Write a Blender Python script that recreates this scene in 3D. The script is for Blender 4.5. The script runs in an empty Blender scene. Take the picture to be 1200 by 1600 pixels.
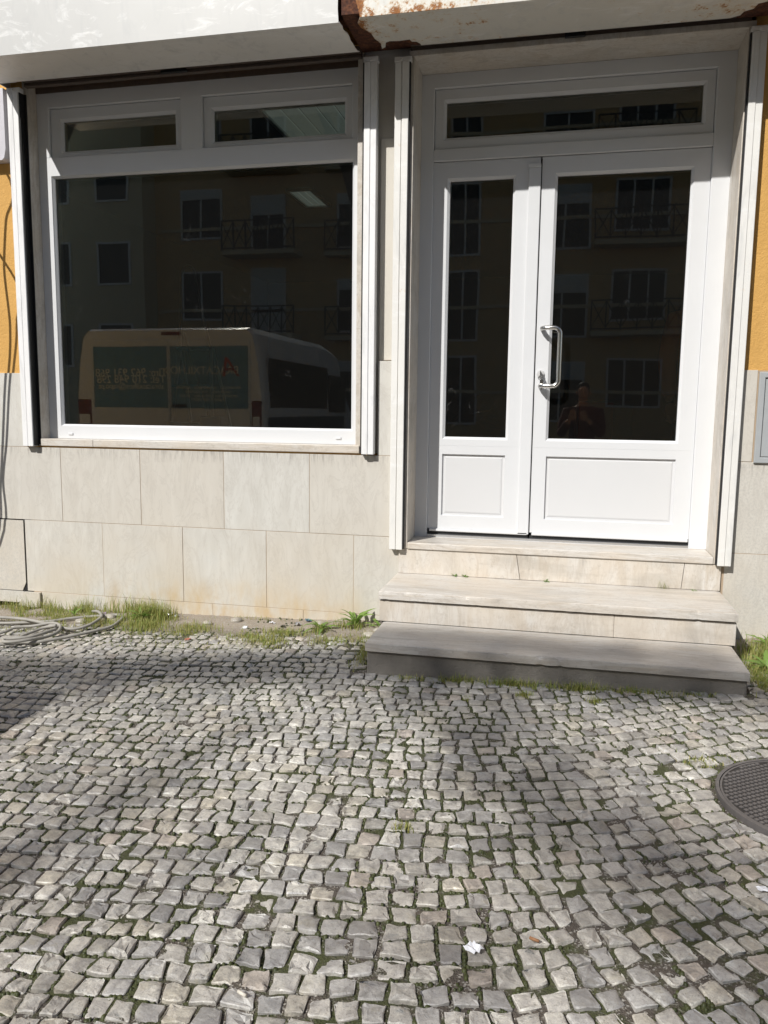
import bpy, bmesh, math, random
from mathutils import Vector, Matrix, noise, kdtree
R = math.radians
rnd = random.Random(7)
sc = bpy.context.scene
col = sc.collection

# ---------------------------------------------------------------- camera, sky, sun, exposure
cam_d = bpy.data.cameras.new('camera'); cam = bpy.data.objects.new('camera', cam_d); col.objects.link(cam)
cam_d.sensor_fit = 'VERTICAL'; cam_d.sensor_height = 24.0; cam_d.lens = 24.0*1236.5/1600; cam_d.clip_start = 0.05; cam_d.clip_end = 500
yaw, pitch, roll = R(12.627), R(7.372), R(-0.6834)
right0 = Vector((math.cos(yaw), math.sin(yaw), 0)); fwd0 = Vector((-math.sin(yaw), math.cos(yaw), 0)); up0 = Vector((0, 0, 1))
fwd = math.cos(pitch)*fwd0 - math.sin(pitch)*up0; up1 = math.sin(pitch)*fwd0 + math.cos(pitch)*up0
rt = math.cos(roll)*right0 - math.sin(roll)*up1; up = math.sin(roll)*right0 + math.cos(roll)*up1
cam.matrix_world = Matrix(((rt.x, up.x, -fwd.x, 0), (rt.y, up.y, -fwd.y, -4.4), (rt.z, up.z, -fwd.z, 0), (0, 0, 0, 1)))
sc.camera = cam

SUN = Vector((0.53, 1.0, -0.975)).normalized()              # direction the light travels
w = bpy.data.worlds.new('World'); sc.world = w; w.use_nodes = True
sky = w.node_tree.nodes.new('ShaderNodeTexSky'); sky.sky_type = 'NISHITA'; sky.sun_disc = False
sky.sun_elevation = math.asin(-SUN.z); sky.sun_rotation = math.atan2(-SUN.x, -SUN.y); sky.dust_density = 1.0
bg = w.node_tree.nodes['Background']; bg.inputs[1].default_value = 0.095
w.node_tree.links.new(sky.outputs[0], bg.inputs[0])
sl = bpy.data.lights.new('sun', 'SUN'); sl.energy = 4.6; sl.angle = R(0.53); sl.color = (1, 0.97, 0.92)
so = bpy.data.objects.new('sun', sl); col.objects.link(so); so.rotation_euler = SUN.to_track_quat('-Z', 'Y').to_euler(); so.location = (-6, -10, 12)
vs = sc.view_settings; vs.view_transform = 'Standard'; vs.look = 'None'; vs.gamma = 1.0; vs.use_curve_mapping = False; vs.exposure = 0.15

# ---------------------------------------------------------------- helpers
class G:                                                     # small node-graph helper
    def __init__(s, name):
        s.m = bpy.data.materials.new(name); s.m.use_nodes = True; s.t = s.m.node_tree; s.b = s.t.nodes['Principled BSDF']; s.out = s.t.nodes['Material Output']
    def n(s, typ, **kw):
        x = s.t.nodes.new('ShaderNode'+typ)
        for k, v in kw.items():
            if k.startswith('i_'): s.put(x.inputs[k[2:].replace('_', ' ')], v)
            else: setattr(x, k, v)
        return x
    def put(s, sock, v):
        if hasattr(v, 'links') or isinstance(v, bpy.types.NodeSocket): s.t.links.new(v, sock)
        else: sock.default_value = v
    def pos(s, scale=(1, 1, 1), rot=(0, 0, 0), obj=False):
        c = s.n('TexCoord').outputs['Object'] if obj else s.n('NewGeometry').outputs['Position']
        mp = s.n('Mapping'); s.put(mp.inputs['Vector'], c); mp.inputs['Scale'].default_value = scale; mp.inputs['Rotation'].default_value = rot
        return mp.outputs[0]
    def noise(s, vec, scale, detail=4, rough=0.55, dist=0.0):
        x = s.n('TexNoise'); s.put(x.inputs['Vector'], vec); x.inputs['Scale'].default_value = scale; x.inputs['Detail'].default_value = detail
        x.inputs['Roughness'].default_value = rough; x.inputs['Distortion'].default_value = dist
        return x.outputs['Fac']
    def ramp(s, fac, stops):
        x = s.n('ValToRGB'); s.put(x.inputs[0], fac); e = x.color_ramp.elements
        while len(e) < len(stops): e.new(0.5)
        for i, (p, c) in enumerate(stops):
            e[i].position = p; e[i].color = (c, c, c, 1) if isinstance(c, (int, float)) else (*c, 1)
        return x.outputs[0]
    def mix(s, fac, a, b, mode='MIX'):
        x = s.n('Mix', data_type='RGBA', blend_type=mode); s.put(x.inputs['Factor'], fac)
        for nm, v in ((6, a), (7, b)):
            s.put(x.inputs[nm], (*v, 1) if isinstance(v, tuple) and len(v) == 3 else v)
        return x.outputs[2]
    def math(s, op, a, b=0.0, clamp=False):
        x = s.n('Math', operation=op, use_clamp=clamp); s.put(x.inputs[0], a); s.put(x.inputs[1], b); return x.outputs[0]
    def mr(s, v, a, b, c=0.0, d=1.0):
        x = s.n('MapRange'); s.put(x.inputs[0], v)
        for i, q in enumerate((a, b, c, d)): x.inputs[i+1].default_value = q
        return x.outputs[0]
    def xyz(s):
        x = s.n('SeparateXYZ'); s.put(x.inputs[0], s.n('NewGeometry').outputs['Position']); return x.outputs
    def rand(s): return s.n('ObjectInfo').outputs['Random']
    def bump(s, h, strength=0.3, dist=0.01):
        x = s.n('Bump'); s.put(x.inputs['Height'], h); x.inputs['Strength'].default_value = strength; x.inputs['Distance'].default_value = dist
        s.t.links.new(x.outputs[0], s.b.inputs['Normal'])
    def col(s, c): s.put(s.b.inputs['Base Color'], (*c, 1) if isinstance(c, tuple) and len(c) == 3 else c)
    def rough(s, r): s.put(s.b.inputs['Roughness'], r)

def plain(name, c, rough=0.5, metal=0.0, var=0.12, scale=30, bump=0.0):
    g = G(name); f = g.noise(g.pos(), scale, 3)
    g.col(g.mix(f, tuple(x*(1-var) for x in c), tuple(min(1, x*(1+var)) for x in c))); g.rough(rough); g.b.inputs['Metallic'].default_value = metal
    if bump: g.bump(f, bump, 0.004)
    return g.m

class MB:                                                    # mesh builder around one bmesh
    def __init__(s): s.bm = bmesh.new(); s.mi = 0
    def box(s, x0, x1, y0, y1, z0, z1, bev=0.0, seg=1):
        vs_ = [s.bm.verts.new((x, y, z)) for x in (x0, x1) for y in (y0, y1) for z in (z0, z1)]
        fs = []
        for q in ((0, 1, 3, 2), (4, 6, 7, 5), (0, 4, 5, 1), (2, 3, 7, 6), (0, 2, 6, 4), (1, 5, 7, 3)):
            fs.append(s.bm.faces.new([vs_[i] for i in q]))
        if bev:
            ed = set(e for f in fs for e in f.edges)
            bmesh.ops.bevel(s.bm, geom=list(ed), offset=bev, segments=seg, profile=0.5, affect='EDGES')
        return s
    def loops(s, loops, closed=True, cap0=False, cap1=False):  # skin successive vertex loops
        L = [[s.bm.verts.new(p) for p in lp] for lp in loops]
        n = len(L[0])
        for a, b in zip(L, L[1:]):
            for i in range(n if closed else n-1):
                j = (i+1) % n
                try: s.bm.faces.new((a[i], a[j], b[j], b[i]))
                except ValueError: pass
        if cap0: s.bm.faces.new(L[0][::-1])
        if cap1: s.bm.faces.new(L[-1])
        return s
    def tube(s, pts, r, seg=8, cap=True):
        pts = [Vector(p) for p in pts]; rr = r if isinstance(r, (list, tuple)) else [r]*len(pts)
        loops = []; prev = None
        for i, p in enumerate(pts):
            d = (pts[min(i+1, len(pts)-1)] - pts[max(i-1, 0)]).normalized()
            if prev is None:
                a = d.orthogonal().normalized()
            else:
                a = (prev - d*prev.dot(d)); a = a.normalized() if a.length > 1e-6 else d.orthogonal().normalized()
            prev = a; b = d.cross(a)
            loops.append([p + rr[i]*(math.cos(t)*a + math.sin(t)*b) for t in [2*math.pi*k/seg for k in range(seg)]])
        return s.loops(loops, True, cap, cap)
    def prism(s, poly, y0, y1, axis='y'):                    # polygon of (a,b) extruded
        mk = {'y': lambda a, b, t: (a, t, b), 'z': lambda a, b, t: (a, b, t), 'x': lambda a, b, t: (t, a, b)}[axis]
        return s.loops([[mk(a, b, y0) for a, b in poly], [mk(a, b, y1) for a, b in poly]], True, True, True)
    def ring(s, x0, x1, z0, z1, w, prof):                    # mitred frame; w=(l,r,b,t), prof=[(k, e, y)]
        l, r, b, t = w; loops = []
        for k, e, y in prof:
            a, c, d, f = x0+k*l+e, x1-k*r-e, z0+k*b+e, z1-k*t-e
            loops.append([(a, y, d), (c, y, d), (c, y, f), (a, y, f)])
        s.loops(loops + loops[:1]); return s
    def build(s, name, mat, parent=None, smooth=False, origin=None, auto=None):
        bm = s.bm; bmesh.ops.recalc_face_normals(bm, faces=bm.faces)
        if origin is not None: bmesh.ops.translate(bm, verts=bm.verts, vec=-Vector(origin))
        me = bpy.data.meshes.new(name); bm.to_mesh(me); bm.free()
        for m in (mat if isinstance(mat, (list, tuple)) else [mat]): me.materials.append(m)
        if smooth: me.polygons.foreach_set('use_smooth', [True]*len(me.polygons))
        o = bpy.data.objects.new(name, me); col.objects.link(o)
        if origin is not None: o.location = origin
        if parent is not None:
            o.parent = parent; o.location = Vector(o.location) - world_loc(parent)
        return o
def world_loc(o):
    v = Vector((0, 0, 0))
    while o is not None: v += o.location; o = o.parent
    return v
def tag(o, label=None, cat=None, group=None, kind=None):
    for k, v in (('label', label), ('category', cat), ('group', group), ('kind', kind)):
        if v: o[k] = v
    return o
def empty(name, loc, label, cat, group=None):
    o = bpy.data.objects.new(name, None); col.objects.link(o); o.location = loc; o.empty_display_size = 0.1
    return tag(o, label, cat, group)
def copy_to(o, parent=None, loc=None, rot=None, scale=None):
    c = o.copy(); col.objects.link(c); c.parent = parent
    if loc is not None: c.location = loc
    if rot is not None: c.rotation_euler = rot
    if scale is not None: c.scale = scale
    for ch in o.children: copy_to(ch, c)
    return c
def gz(x, y): return -1.212 + 0.0285*max(-6, min(x, 4)) + 0.006*noise.noise(Vector((x*1.3, y*1.3, 0))) + 0.022*min(0, y+.3)

# ---------------------------------------------------------------- materials
def m_pvc():
    g = G('white_pvc'); f = g.noise(g.pos((1, 1, 1)), 6, 3)
    g.col(g.mix(f, (.635, .645, .66), (.66, .67, .685))); g.rough(g.mr(f, .3, .7, .28, .38)); return g.m
def m_tile(name='stone_tile', speck=False):
    g = G(name); x, y, z = g.xyz(); p = g.pos()
    st = g.noise(g.pos((1, 1, .28), (0, R(-28), 0)), 14, 5, .6, .6)
    big = g.noise(p, 2.3, 4); fine = g.noise(p, 130, 3, .7)
    base = g.mix(g.ramp(st, [(.3, 0), (.72, 1)]), (.50, .485, .445), (.61, .60, .56))
    base = g.mix(g.ramp(big, [(.35, 0), (.7, 1)]), base, g.mix(.5, base, (.50, .48, .445)))
    tint = g.rand(); base = g.mix(g.mr(tint, 0, 1, 0, .40), base, (.53, .47, .39))
    ve = g.ramp(g.noise(g.pos((1, 1, .35), (0, R(-35), 0)), 7, 7, .65, 2.2), [(.47, 0), (.5, 1), (.53, 0)]); base = g.mix(g.math('MULTIPLY', ve, .34), base, (.40, .37, .33))
    if speck:
        sp = g.noise(p, 90, 5, .75); base = g.mix(g.ramp(sp, [(.40, .7), (.52, 0)]), base, (.44, .425, .39))
    # ochre water stain along the bottom joints, and soot drips just under the sill
    sn = g.noise(g.pos((1, 1, .45)), 9, 5, .6)
    zm = g.mr(z, -1.19, -1.02, 1, 0); xm = g.math('MULTIPLY', g.mr(x, -3.1, -2.5), g.mr(x, -.9, -1.5))
    oc = g.math('MULTIPLY', g.math('MULTIPLY', zm, xm), g.ramp(sn, [(.43, 0), (.62, 1)]))
    base = g.mix(g.math('MULTIPLY', oc, .75), base, (.46, .31, .13))
    wash = g.math('MULTIPLY', g.mr(z, -1.2, -.55, 1, 0), g.ramp(big, [(.35, 0), (.6, 1)]))
    base = g.mix(g.math('MULTIPLY', wash, .4), base, (.56, .47, .33))
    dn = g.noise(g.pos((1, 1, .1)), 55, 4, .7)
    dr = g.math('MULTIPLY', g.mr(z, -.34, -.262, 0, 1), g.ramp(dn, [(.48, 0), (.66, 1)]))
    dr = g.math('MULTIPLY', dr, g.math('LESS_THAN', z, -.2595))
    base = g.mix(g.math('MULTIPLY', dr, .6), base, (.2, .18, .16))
    pit = g.ramp(g.noise(p, 60, 6, .75), [(.30, 1), (.345, 0)])
    base = g.mix(g.math('MULTIPLY', pit, .35), base, (.25, .22, .18))
    g.col(base); g.rough(.62); h = g.math('ADD', g.math('MULTIPLY', fine, .6), g.math('MULTIPLY', st, .6)); g.bump(h, .22, .004); return g.m
def m_marble(name, rot=(R(20), R(35), R(-12)), scl=(1.0, 2.2, .55), pink=False):
    g = G(name); oi = g.n('ObjectInfo'); p = g.pos()
    add = g.n('VectorMath', operation='MULTIPLY_ADD'); g.put(add.inputs[0], oi.outputs['Location']); add.inputs[1].default_value = (3.1, 5.3, 7.7); g.put(add.inputs[2], p)
    mp = g.n('Mapping'); g.put(mp.inputs[0], add.outputs[0]); mp.inputs['Rotation'].default_value = rot; mp.inputs['Scale'].default_value = scl
    v = g.noise(mp.outputs[0], 7, 7, .62, 1.3); v2 = g.noise(mp.outputs[0], 18, 6, .6, 1.8); cl = g.noise(p, 3.5, 3)
    base = g.ramp(v, [(.26, (.36, .335, .305)), (.40, (.52, .485, .435)), (.52, (.60, .575, .535)), (.64, (.50, .45, .385)), (.78, (.55, .525, .49))])
    base = g.mix(g.math('MULTIPLY', g.ramp(v2, [(.46, 0), (.5, 1), (.54, 0)]), .35), base, (.36, .31, .26))
    base = g.mix(g.math('MULTIPLY', g.ramp(cl, [(.4, 0), (.65, 1)]), .35), base, (.60, .50, .38))
    dirt = g.ramp(g.noise(p, 45, 5, .7), [(.34, 1), (.44, 0)]); base = g.mix(g.math('MULTIPLY', dirt, .3), base, (.28, .25, .2))
    if pink: base = g.mix(g.math('MULTIPLY', g.ramp(g.noise(mp.outputs[0], 4, 4, .6, .8), [(.42, 0), (.64, 1)]), .45), base, (.60, .53, .44))
    st_ = g.noise(g.pos((.25, 1, 1)), 5, 6, .7); base = g.mix(g.math('MULTIPLY', g.ramp(st_, [(.50, 0), (.62, 1)]), .35), base, (.33, .30, .255))
    g.col(base); g.rough(g.mr(v2, .3, .7, .38, .55)); g.bump(g.noise(p, 60, 4), .08, .004); return g.m
def m_render(name, a, b, bumpy=.35):
    g = G(name); p = g.pos(); f = g.noise(p, 5, 5); fine = g.noise(p, 110, 4, .65)
    st = g.ramp(g.noise(g.pos((1, 1, .12)), 9, 4), [(.5, 0), (.75, 1)])
    base = g.mix(f, a, b); base = g.mix(g.math('MULTIPLY', st, .25), base, tuple(.7*x for x in a))
    g.col(base); g.rough(.85); g.bump(g.math('ADD', fine, g.math('MULTIPLY', g.noise(p, 38, 3), .8)), bumpy, .006); return g.m
def m_sheet(name, c, rust, mask=None):
    g = G(name); p = g.pos(); x, y, z = g.xyz()
    sc1 = g.noise(g.pos((.5, 1, 1.3), (0, R(48), 0)), 7, 7, .68, 1.6); sc2 = g.noise(g.pos((1.3, 1, .3), (0, R(-12), 0)), 9, 6, .62, 1.2)
    base = g.mix(g.noise(p, 3, 4), tuple(.9*q for q in c), tuple(min(.82, 1.06*q) for q in c))
    base = g.mix(g.math('MULTIPLY', g.ramp(sc1, [(.54, 0), (.66, 1)]), .6), base, (.80, .80, .79))
    base = g.mix(g.math('MULTIPLY', g.ramp(sc2, [(.52, 0), (.68, 1)]), .35), base, (.45, .46, .46))
    r1 = g.noise(p, 16, 7, .68); r2 = g.noise(p, 75, 5, .7); r3 = g.noise(p, 4, 3)
    amt = g.math('ADD', g.math('MULTIPLY', r1, .55), g.math('ADD', g.math('MULTIPLY', r2, .35), g.math('MULTIPLY', r3, .25)))
    if mask: amt = g.math('ADD', amt, mask(g, x, y, z))
    rf = g.mr(amt, rust, rust+.05); halo = g.mr(amt, rust-.06, rust+.02)
    rc = g.ramp(r2, [(.3, (.10, .035, .016)), (.5, (.28, .11, .035)), (.7, (.46, .23, .07))])
    base = g.mix(g.math('MULTIPLY', halo, .5), base, (.55, .38, .18)); base = g.mix(rf, base, rc)
    g.col(base); g.rough(g.mr(rf, 0, 1, .42, .85)); g.bump(g.math('SUBTRACT', g.noise(p, 6, 3), g.math('MULTIPLY', rf, .6)), .12, .004); return g.m
def m_rust():
    g = G('rust'); p = g.pos(); r = g.noise(p, 45, 6, .7)
    g.col(g.ramp(r, [(.3, (.030, .012, .008)), (.5, (.085, .03, .015)), (.72, (.20, .075, .03))])); g.rough(.9); g.bump(r, .7, .01); return g.m
def m_cobble():
    g = G('cobblestone'); at = g.n('Attribute', attribute_name='tint').outputs['Color']; p = g.pos()
    f = g.noise(p, 26, 6, .62, .5); v = g.noise(p, 70, 6, .7, 1.5); big = g.noise(p, 1.1, 3)
    base = g.mix(g.ramp(f, [(.32, .0), (.68, 1)]), g.mix(1.0, at, (.70, .69, .70), 'MULTIPLY'), g.mix(1.0, at, (1.13, 1.12, 1.08), 'MULTIPLY'))
    base = g.mix(g.math('MULTIPLY', g.ramp(v, [(.44, 0), (.49, 1), (.54, 0)]), .3), base, (.18, .165, .15))
    base = g.mix(g.math('MULTIPLY', g.ramp(g.noise(p, 150, 4, .7), [(.36, 1), (.42, 0)]), .5), base, (.10, .09, .075))
    lich = g.ramp(g.noise(p, 11, 6, .7), [(.58, 0), (.66, 1)]); base = g.mix(g.math('MULTIPLY', lich, .28), base, (.33, .29, .17))
    base = g.mix(g.math('MULTIPLY', g.ramp(big, [(.4, 0), (.62, 1)]), .30), base, (.20, .165, .135))
    sm = g.noise(g.pos((1, 1.4, 1), (0, 0, .9)), 19, 7, .7, 1.2); base = g.mix(g.math('MULTIPLY', g.ramp(sm, [(.50, 0), (.64, 1)]), .55), base, (.175, .165, .15))
    g.col(base); g.rough(g.mr(f, .3, .7, .46, .30)); g.b.inputs['Specular IOR Level'].default_value = .5
    vo = g.n('TexVoronoi', feature='F1'); g.put(vo.inputs['Vector'], g.pos((1, 1, 1.6), (.4, .3, .2))); vo.inputs['Scale'].default_value = 30
    h = g.math('ADD', g.math('MULTIPLY', g.noise(g.pos((1, 1.5, 1), (0, 0, .6)), 34, 6, .62, 1.4), 1.1), g.math('MULTIPLY', vo.outputs['Distance'], .25))
    h = g.math('ADD', h, g.math('MULTIPLY', g.noise(p, 240, 4, .7), .22)); g.bump(h, .5, .006); return g.m
def m_soil():
    g = G('joint_soil'); p = g.pos(); x, y, z = g.xyz()
    f = g.noise(p, 55, 6, .7); gr = g.n('TexVoronoi'); g.put(gr.inputs['Vector'], p); gr.inputs['Scale'].default_value = 210
    base = g.mix(f, (.055, .045, .035), (.135, .115, .095)); wallz = g.mr(y, -.55, -.2)
    base = g.mix(wallz, base, g.mix(f, (.24, .195, .15), (.40, .345, .275)))
    base = g.mix(g.math('MULTIPLY', g.ramp(g.n('SeparateColor', i_Color=gr.outputs['Color']).outputs[0], [(.80, 0), (.84, 1)]), .7), base, (.40, .38, .34))
    ms = g.ramp(g.noise(p, 6.5, 6, .66), [(.44, 0), (.54, 1)]); ms = g.math('MULTIPLY', ms, g.mr(y, -.3, -.6))
    base = g.mix(g.math('MULTIPLY', ms, .9), base, g.mix(g.noise(p, 120, 4), (.028, .036, .009), (.08, .09, .026)))
    g.col(base); g.rough(.95); g.bump(g.math('ADD', f, g.math('MULTIPLY', gr.outputs['Distance'], .6)), .8, .008); return g.m
def m_leaf(name, a, b, trans=.3):
    g = G(name); at = g.n('Attribute', attribute_name='tint').outputs['Fac']
    c = g.mix(g.math('ADD', g.math('MULTIPLY', g.rand(), .3), at, True), a, b); g.col(c); g.rough(.55)
    tr = g.n('BsdfTranslucent'); g.put(tr.inputs['Color'], c); mx = g.n('MixShader'); mx.inputs[0].default_value = trans
    g.t.links.new(g.b.outputs[0], mx.inputs[1]); g.t.links.new(tr.outputs[0], mx.inputs[2]); g.t.links.new(mx.outputs[0], g.out.inputs[0]); return g.m
def m_glass():
    g = G('window_glass'); t = g.t; t.nodes.remove(g.b)
    fr = g.n('Fresnel'); fr.inputs['IOR'].default_value = 1.66
    tr = g.n('BsdfTransparent'); tr.inputs[0].default_value = (.80, .83, .80, 1); gl = g.n('BsdfGlossy'); gl.inputs[0].default_value = (1, .98, .92, 1); gl.inputs['Roughness'].default_value = 0.0
    wob = g.n('Bump'); g.put(wob.inputs['Height'], g.noise(g.pos(), 2.2, 1)); wob.inputs['Strength'].default_value = .02; wob.inputs['Distance'].default_value = .02
    t.links.new(wob.outputs[0], gl.inputs['Normal'])
    mx = g.n('MixShader'); t.links.new(fr.outputs[0], mx.inputs[0]); t.links.new(tr.outputs[0], mx.inputs[1]); t.links.new(gl.outputs[0], mx.inputs[2])
    # thin dried smears of sealant and dust
    dn = g.noise(g.pos((1, 1, .7), (0, R(30), 0)), 9, 7, .72, 2.0); lo = g.noise(g.pos(), 1.3, 2)
    ms = g.math('MULTIPLY', g.ramp(dn, [(.60, 0), (.74, 1)]), g.ramp(lo, [(.48, 0), (.62, 1)]))
    df = g.n('BsdfDiffuse'); df.inputs[0].default_value = (.6, .6, .6, 1); m2 = g.n('MixShader'); g.put(m2.inputs[0], g.math('ADD', g.math('MULTIPLY', ms, .06), .006))
    t.links.new(mx.outputs[0], m2.inputs[1]); t.links.new(df.outputs[0], m2.inputs[2]); t.links.new(m2.outputs[0], g.out.inputs[0]); return g.m

PVC = m_pvc(); PVC_P = plain('white_door_panel', (.615, .62, .63), .35, 0, .02, 4); TILE = m_tile(); TILE_R = m_tile('speckled_stone', True); MARB = m_marble('veined_marble'); MARB_T = m_marble('streaked_marble', (0, 0, R(4)), (.35, 2.2, 2.2)); MARB_R = m_marble('upright_veined_marble', (0, R(16), 0), (.95, .95, .22), True)
YEL = m_render('yellow_render', (.52, .29, .075), (.66, .385, .115), .6); PIER = m_render('cream_render', (.56, .53, .47), (.64, .61, .55), .2)
GROUT = m_render('grout', (.33, .245, .165), (.42, .33, .24), .3); CONC = m_render('dark_concrete', (.13, .115, .10), (.22, .20, .175), .5); RISER_CONC = m_render('mottled_concrete', (.10, .09, .075), (.38, .35, .31), .8)
def rust_end(g, x, y, z):
    M = lambda a, b: g.math('MULTIPLY', a, b)
    a = g.mr(x, -1.05, -.93, .20, .0); b = M(M(g.mr(x, -1.0, -.9, 0, 1), g.mr(x, -.25, -.55, 0, 1)), .085)
    c = M(M(g.mr(x, .15, .5, 0, 1), g.mr(y, -.34, -.20, 0, 1)), .12); d = M(M(g.mr(z, 1.96, 1.885, 0, 1), g.math('LESS_THAN', y, -.434)), M(g.mr(x, .0, -.8, .2, 1), .085))
    return g.math('ADD', g.math('ADD', a, b), g.math('ADD', c, d))
SHEET_L = m_sheet('painted_sheet', (.55, .55, .535), .84); SHEET_R = m_sheet('rusting_painted_sheet', (.66, .645, .59), .735, rust_end)
SOFF = m_sheet('bounce_lit_sheet', (.77, .76, .73), .86); RAIL = m_sheet('painted_rail', (.80, .80, .80), .80); RAIL_R = m_sheet('rust_spotted_rail', (.74, .73, .70), .765)  # soffit: same paint as the housing, lightened to stand in for bounced light
RUST = m_rust(); RUBBER = plain('black_rubber', (.012, .012, .013), .6); BROWN = plain('brown_slat', (.10, .075, .06), .5, 0, .3, 40)
STEEL = plain('stainless_steel', (.62, .61, .59), .22, 1.0, .06, 80); ALU = plain('aluminium', (.66, .67, .68), .33, 1.0, .06, 60)
GLASS = m_glass(); COB = m_cobble(); SOIL = m_soil()
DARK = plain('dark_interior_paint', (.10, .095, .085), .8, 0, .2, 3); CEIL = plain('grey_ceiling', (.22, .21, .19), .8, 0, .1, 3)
WHITEP = plain('white_panel', (.75, .77, .76), .5); GLOW = plain('glowing_slat', (.75, .78, .77), .5); GLOW.node_tree.nodes['Principled BSDF'].inputs['Emission Color'].default_value = (.85, 1, .93, 1); GLOW.node_tree.nodes['Principled BSDF'].inputs['Emission Strength'].default_value = .065  # weak glow added to the ceiling slats in place of daylight on them

# ---------------------------------------------------------------- the pavement
DX = (-4.6, 2.7); DY = (-3.6, -0.01)
STEP = (-.89, .835, -.855)
MAN = (.85, -1.769, .313)
pave = MB()
nx, ny = 384, 190
def soilz(x, y):
    z = gz(x, y) - .0080 + .0045*noise.noise(Vector((x*16, y*16, 3))) + .004*noise.noise(Vector((x*45, y*45, 7)))
    k = max(0, min(1, (y+.62)/.42)) if x < -.9 else max(0, min(1, (y+.40)/.3))
    return z + k*(.014 + .010*noise.noise(Vector((x*5, y*5, 11))))
gv = [[pave.bm.verts.new((DX[0]+(DX[1]-DX[0])*i/nx, DY[0]+(DY[1]+.03-DY[0])*j/ny, soilz(DX[0]+(DX[1]-DX[0])*i/nx, DY[0]+(DY[1]+.03-DY[0])*j/ny))) for j in range(ny+1)] for i in range(nx+1)]
for i in range(nx):
    for j in range(ny): pave.bm.faces.new((gv[i][j], gv[i+1][j], gv[i+1][j+1], gv[i][j+1]))
pavement = tag(pave.build('pavement', SOIL, None, True), kind='structure')
aside = MB()                                                  # the pavement beyond the laid-out stones, plain
aside.box(-9, DX[0], -3.6, 0, -1.6, -1.33); aside.box(DX[1], 9, -3.6, 0, -1.6, -1.165)
aside.build('pavement_side', CONC, pavement)

def alpha(x, y):
    s = max(0, min(1, (x+.75)/1.35)); s = s*s*(3-2*s)
    k = max(0, min(1, (-y-.9)/1.4))
    return .07 + s*(.22+.36*k) + .10*noise.noise(Vector((x*1.1, y*1.1, 5)))
def blocked(x, y, m=0.0):
    if STEP[0]-m < x < STEP[1]+m and y > STEP[2]-m: return True
    return (x-MAN[0])**2 + (y-MAN[1])**2 < (MAN[2]+m)**2
pts = []
y0 = -1.75; x = -6.2; cy_ = y0; base = []; ds = .004
while x < 4.4:
    a = alpha(x, y0); base.append((x, cy_, a)); x += ds*math.cos(a); cy_ += ds*math.sin(a)*.0 + ds*math.sin(a)
nb = len(base); t = -3.6
while t < 2.6:
    i = rnd.uniform(0, 18)
    while i < nb-2:
        bx_, by_, a = base[int(i)]; kap = (base[min(nb-1, int(i)+12)][2]-base[max(0, int(i)-12)][2])/(24*ds)
        px, py = bx_-t*math.sin(a), by_+t*math.cos(a)
        if DX[0]-.05 < px < DX[1]+.05 and DY[0]-.1 < py < DY[1]: pts.append([px+rnd.uniform(-.008, .008), py+rnd.uniform(-.008, .008)])
        wd = rnd.choice((.050, .055, .060, .063, .067, .074))
        i += wd/ds/max(.35, 1-kap*t)
    t += rnd.uniform(.061, .073)
pts = [p for p in pts if not blocked(p[0], p[1], .02)]
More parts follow.
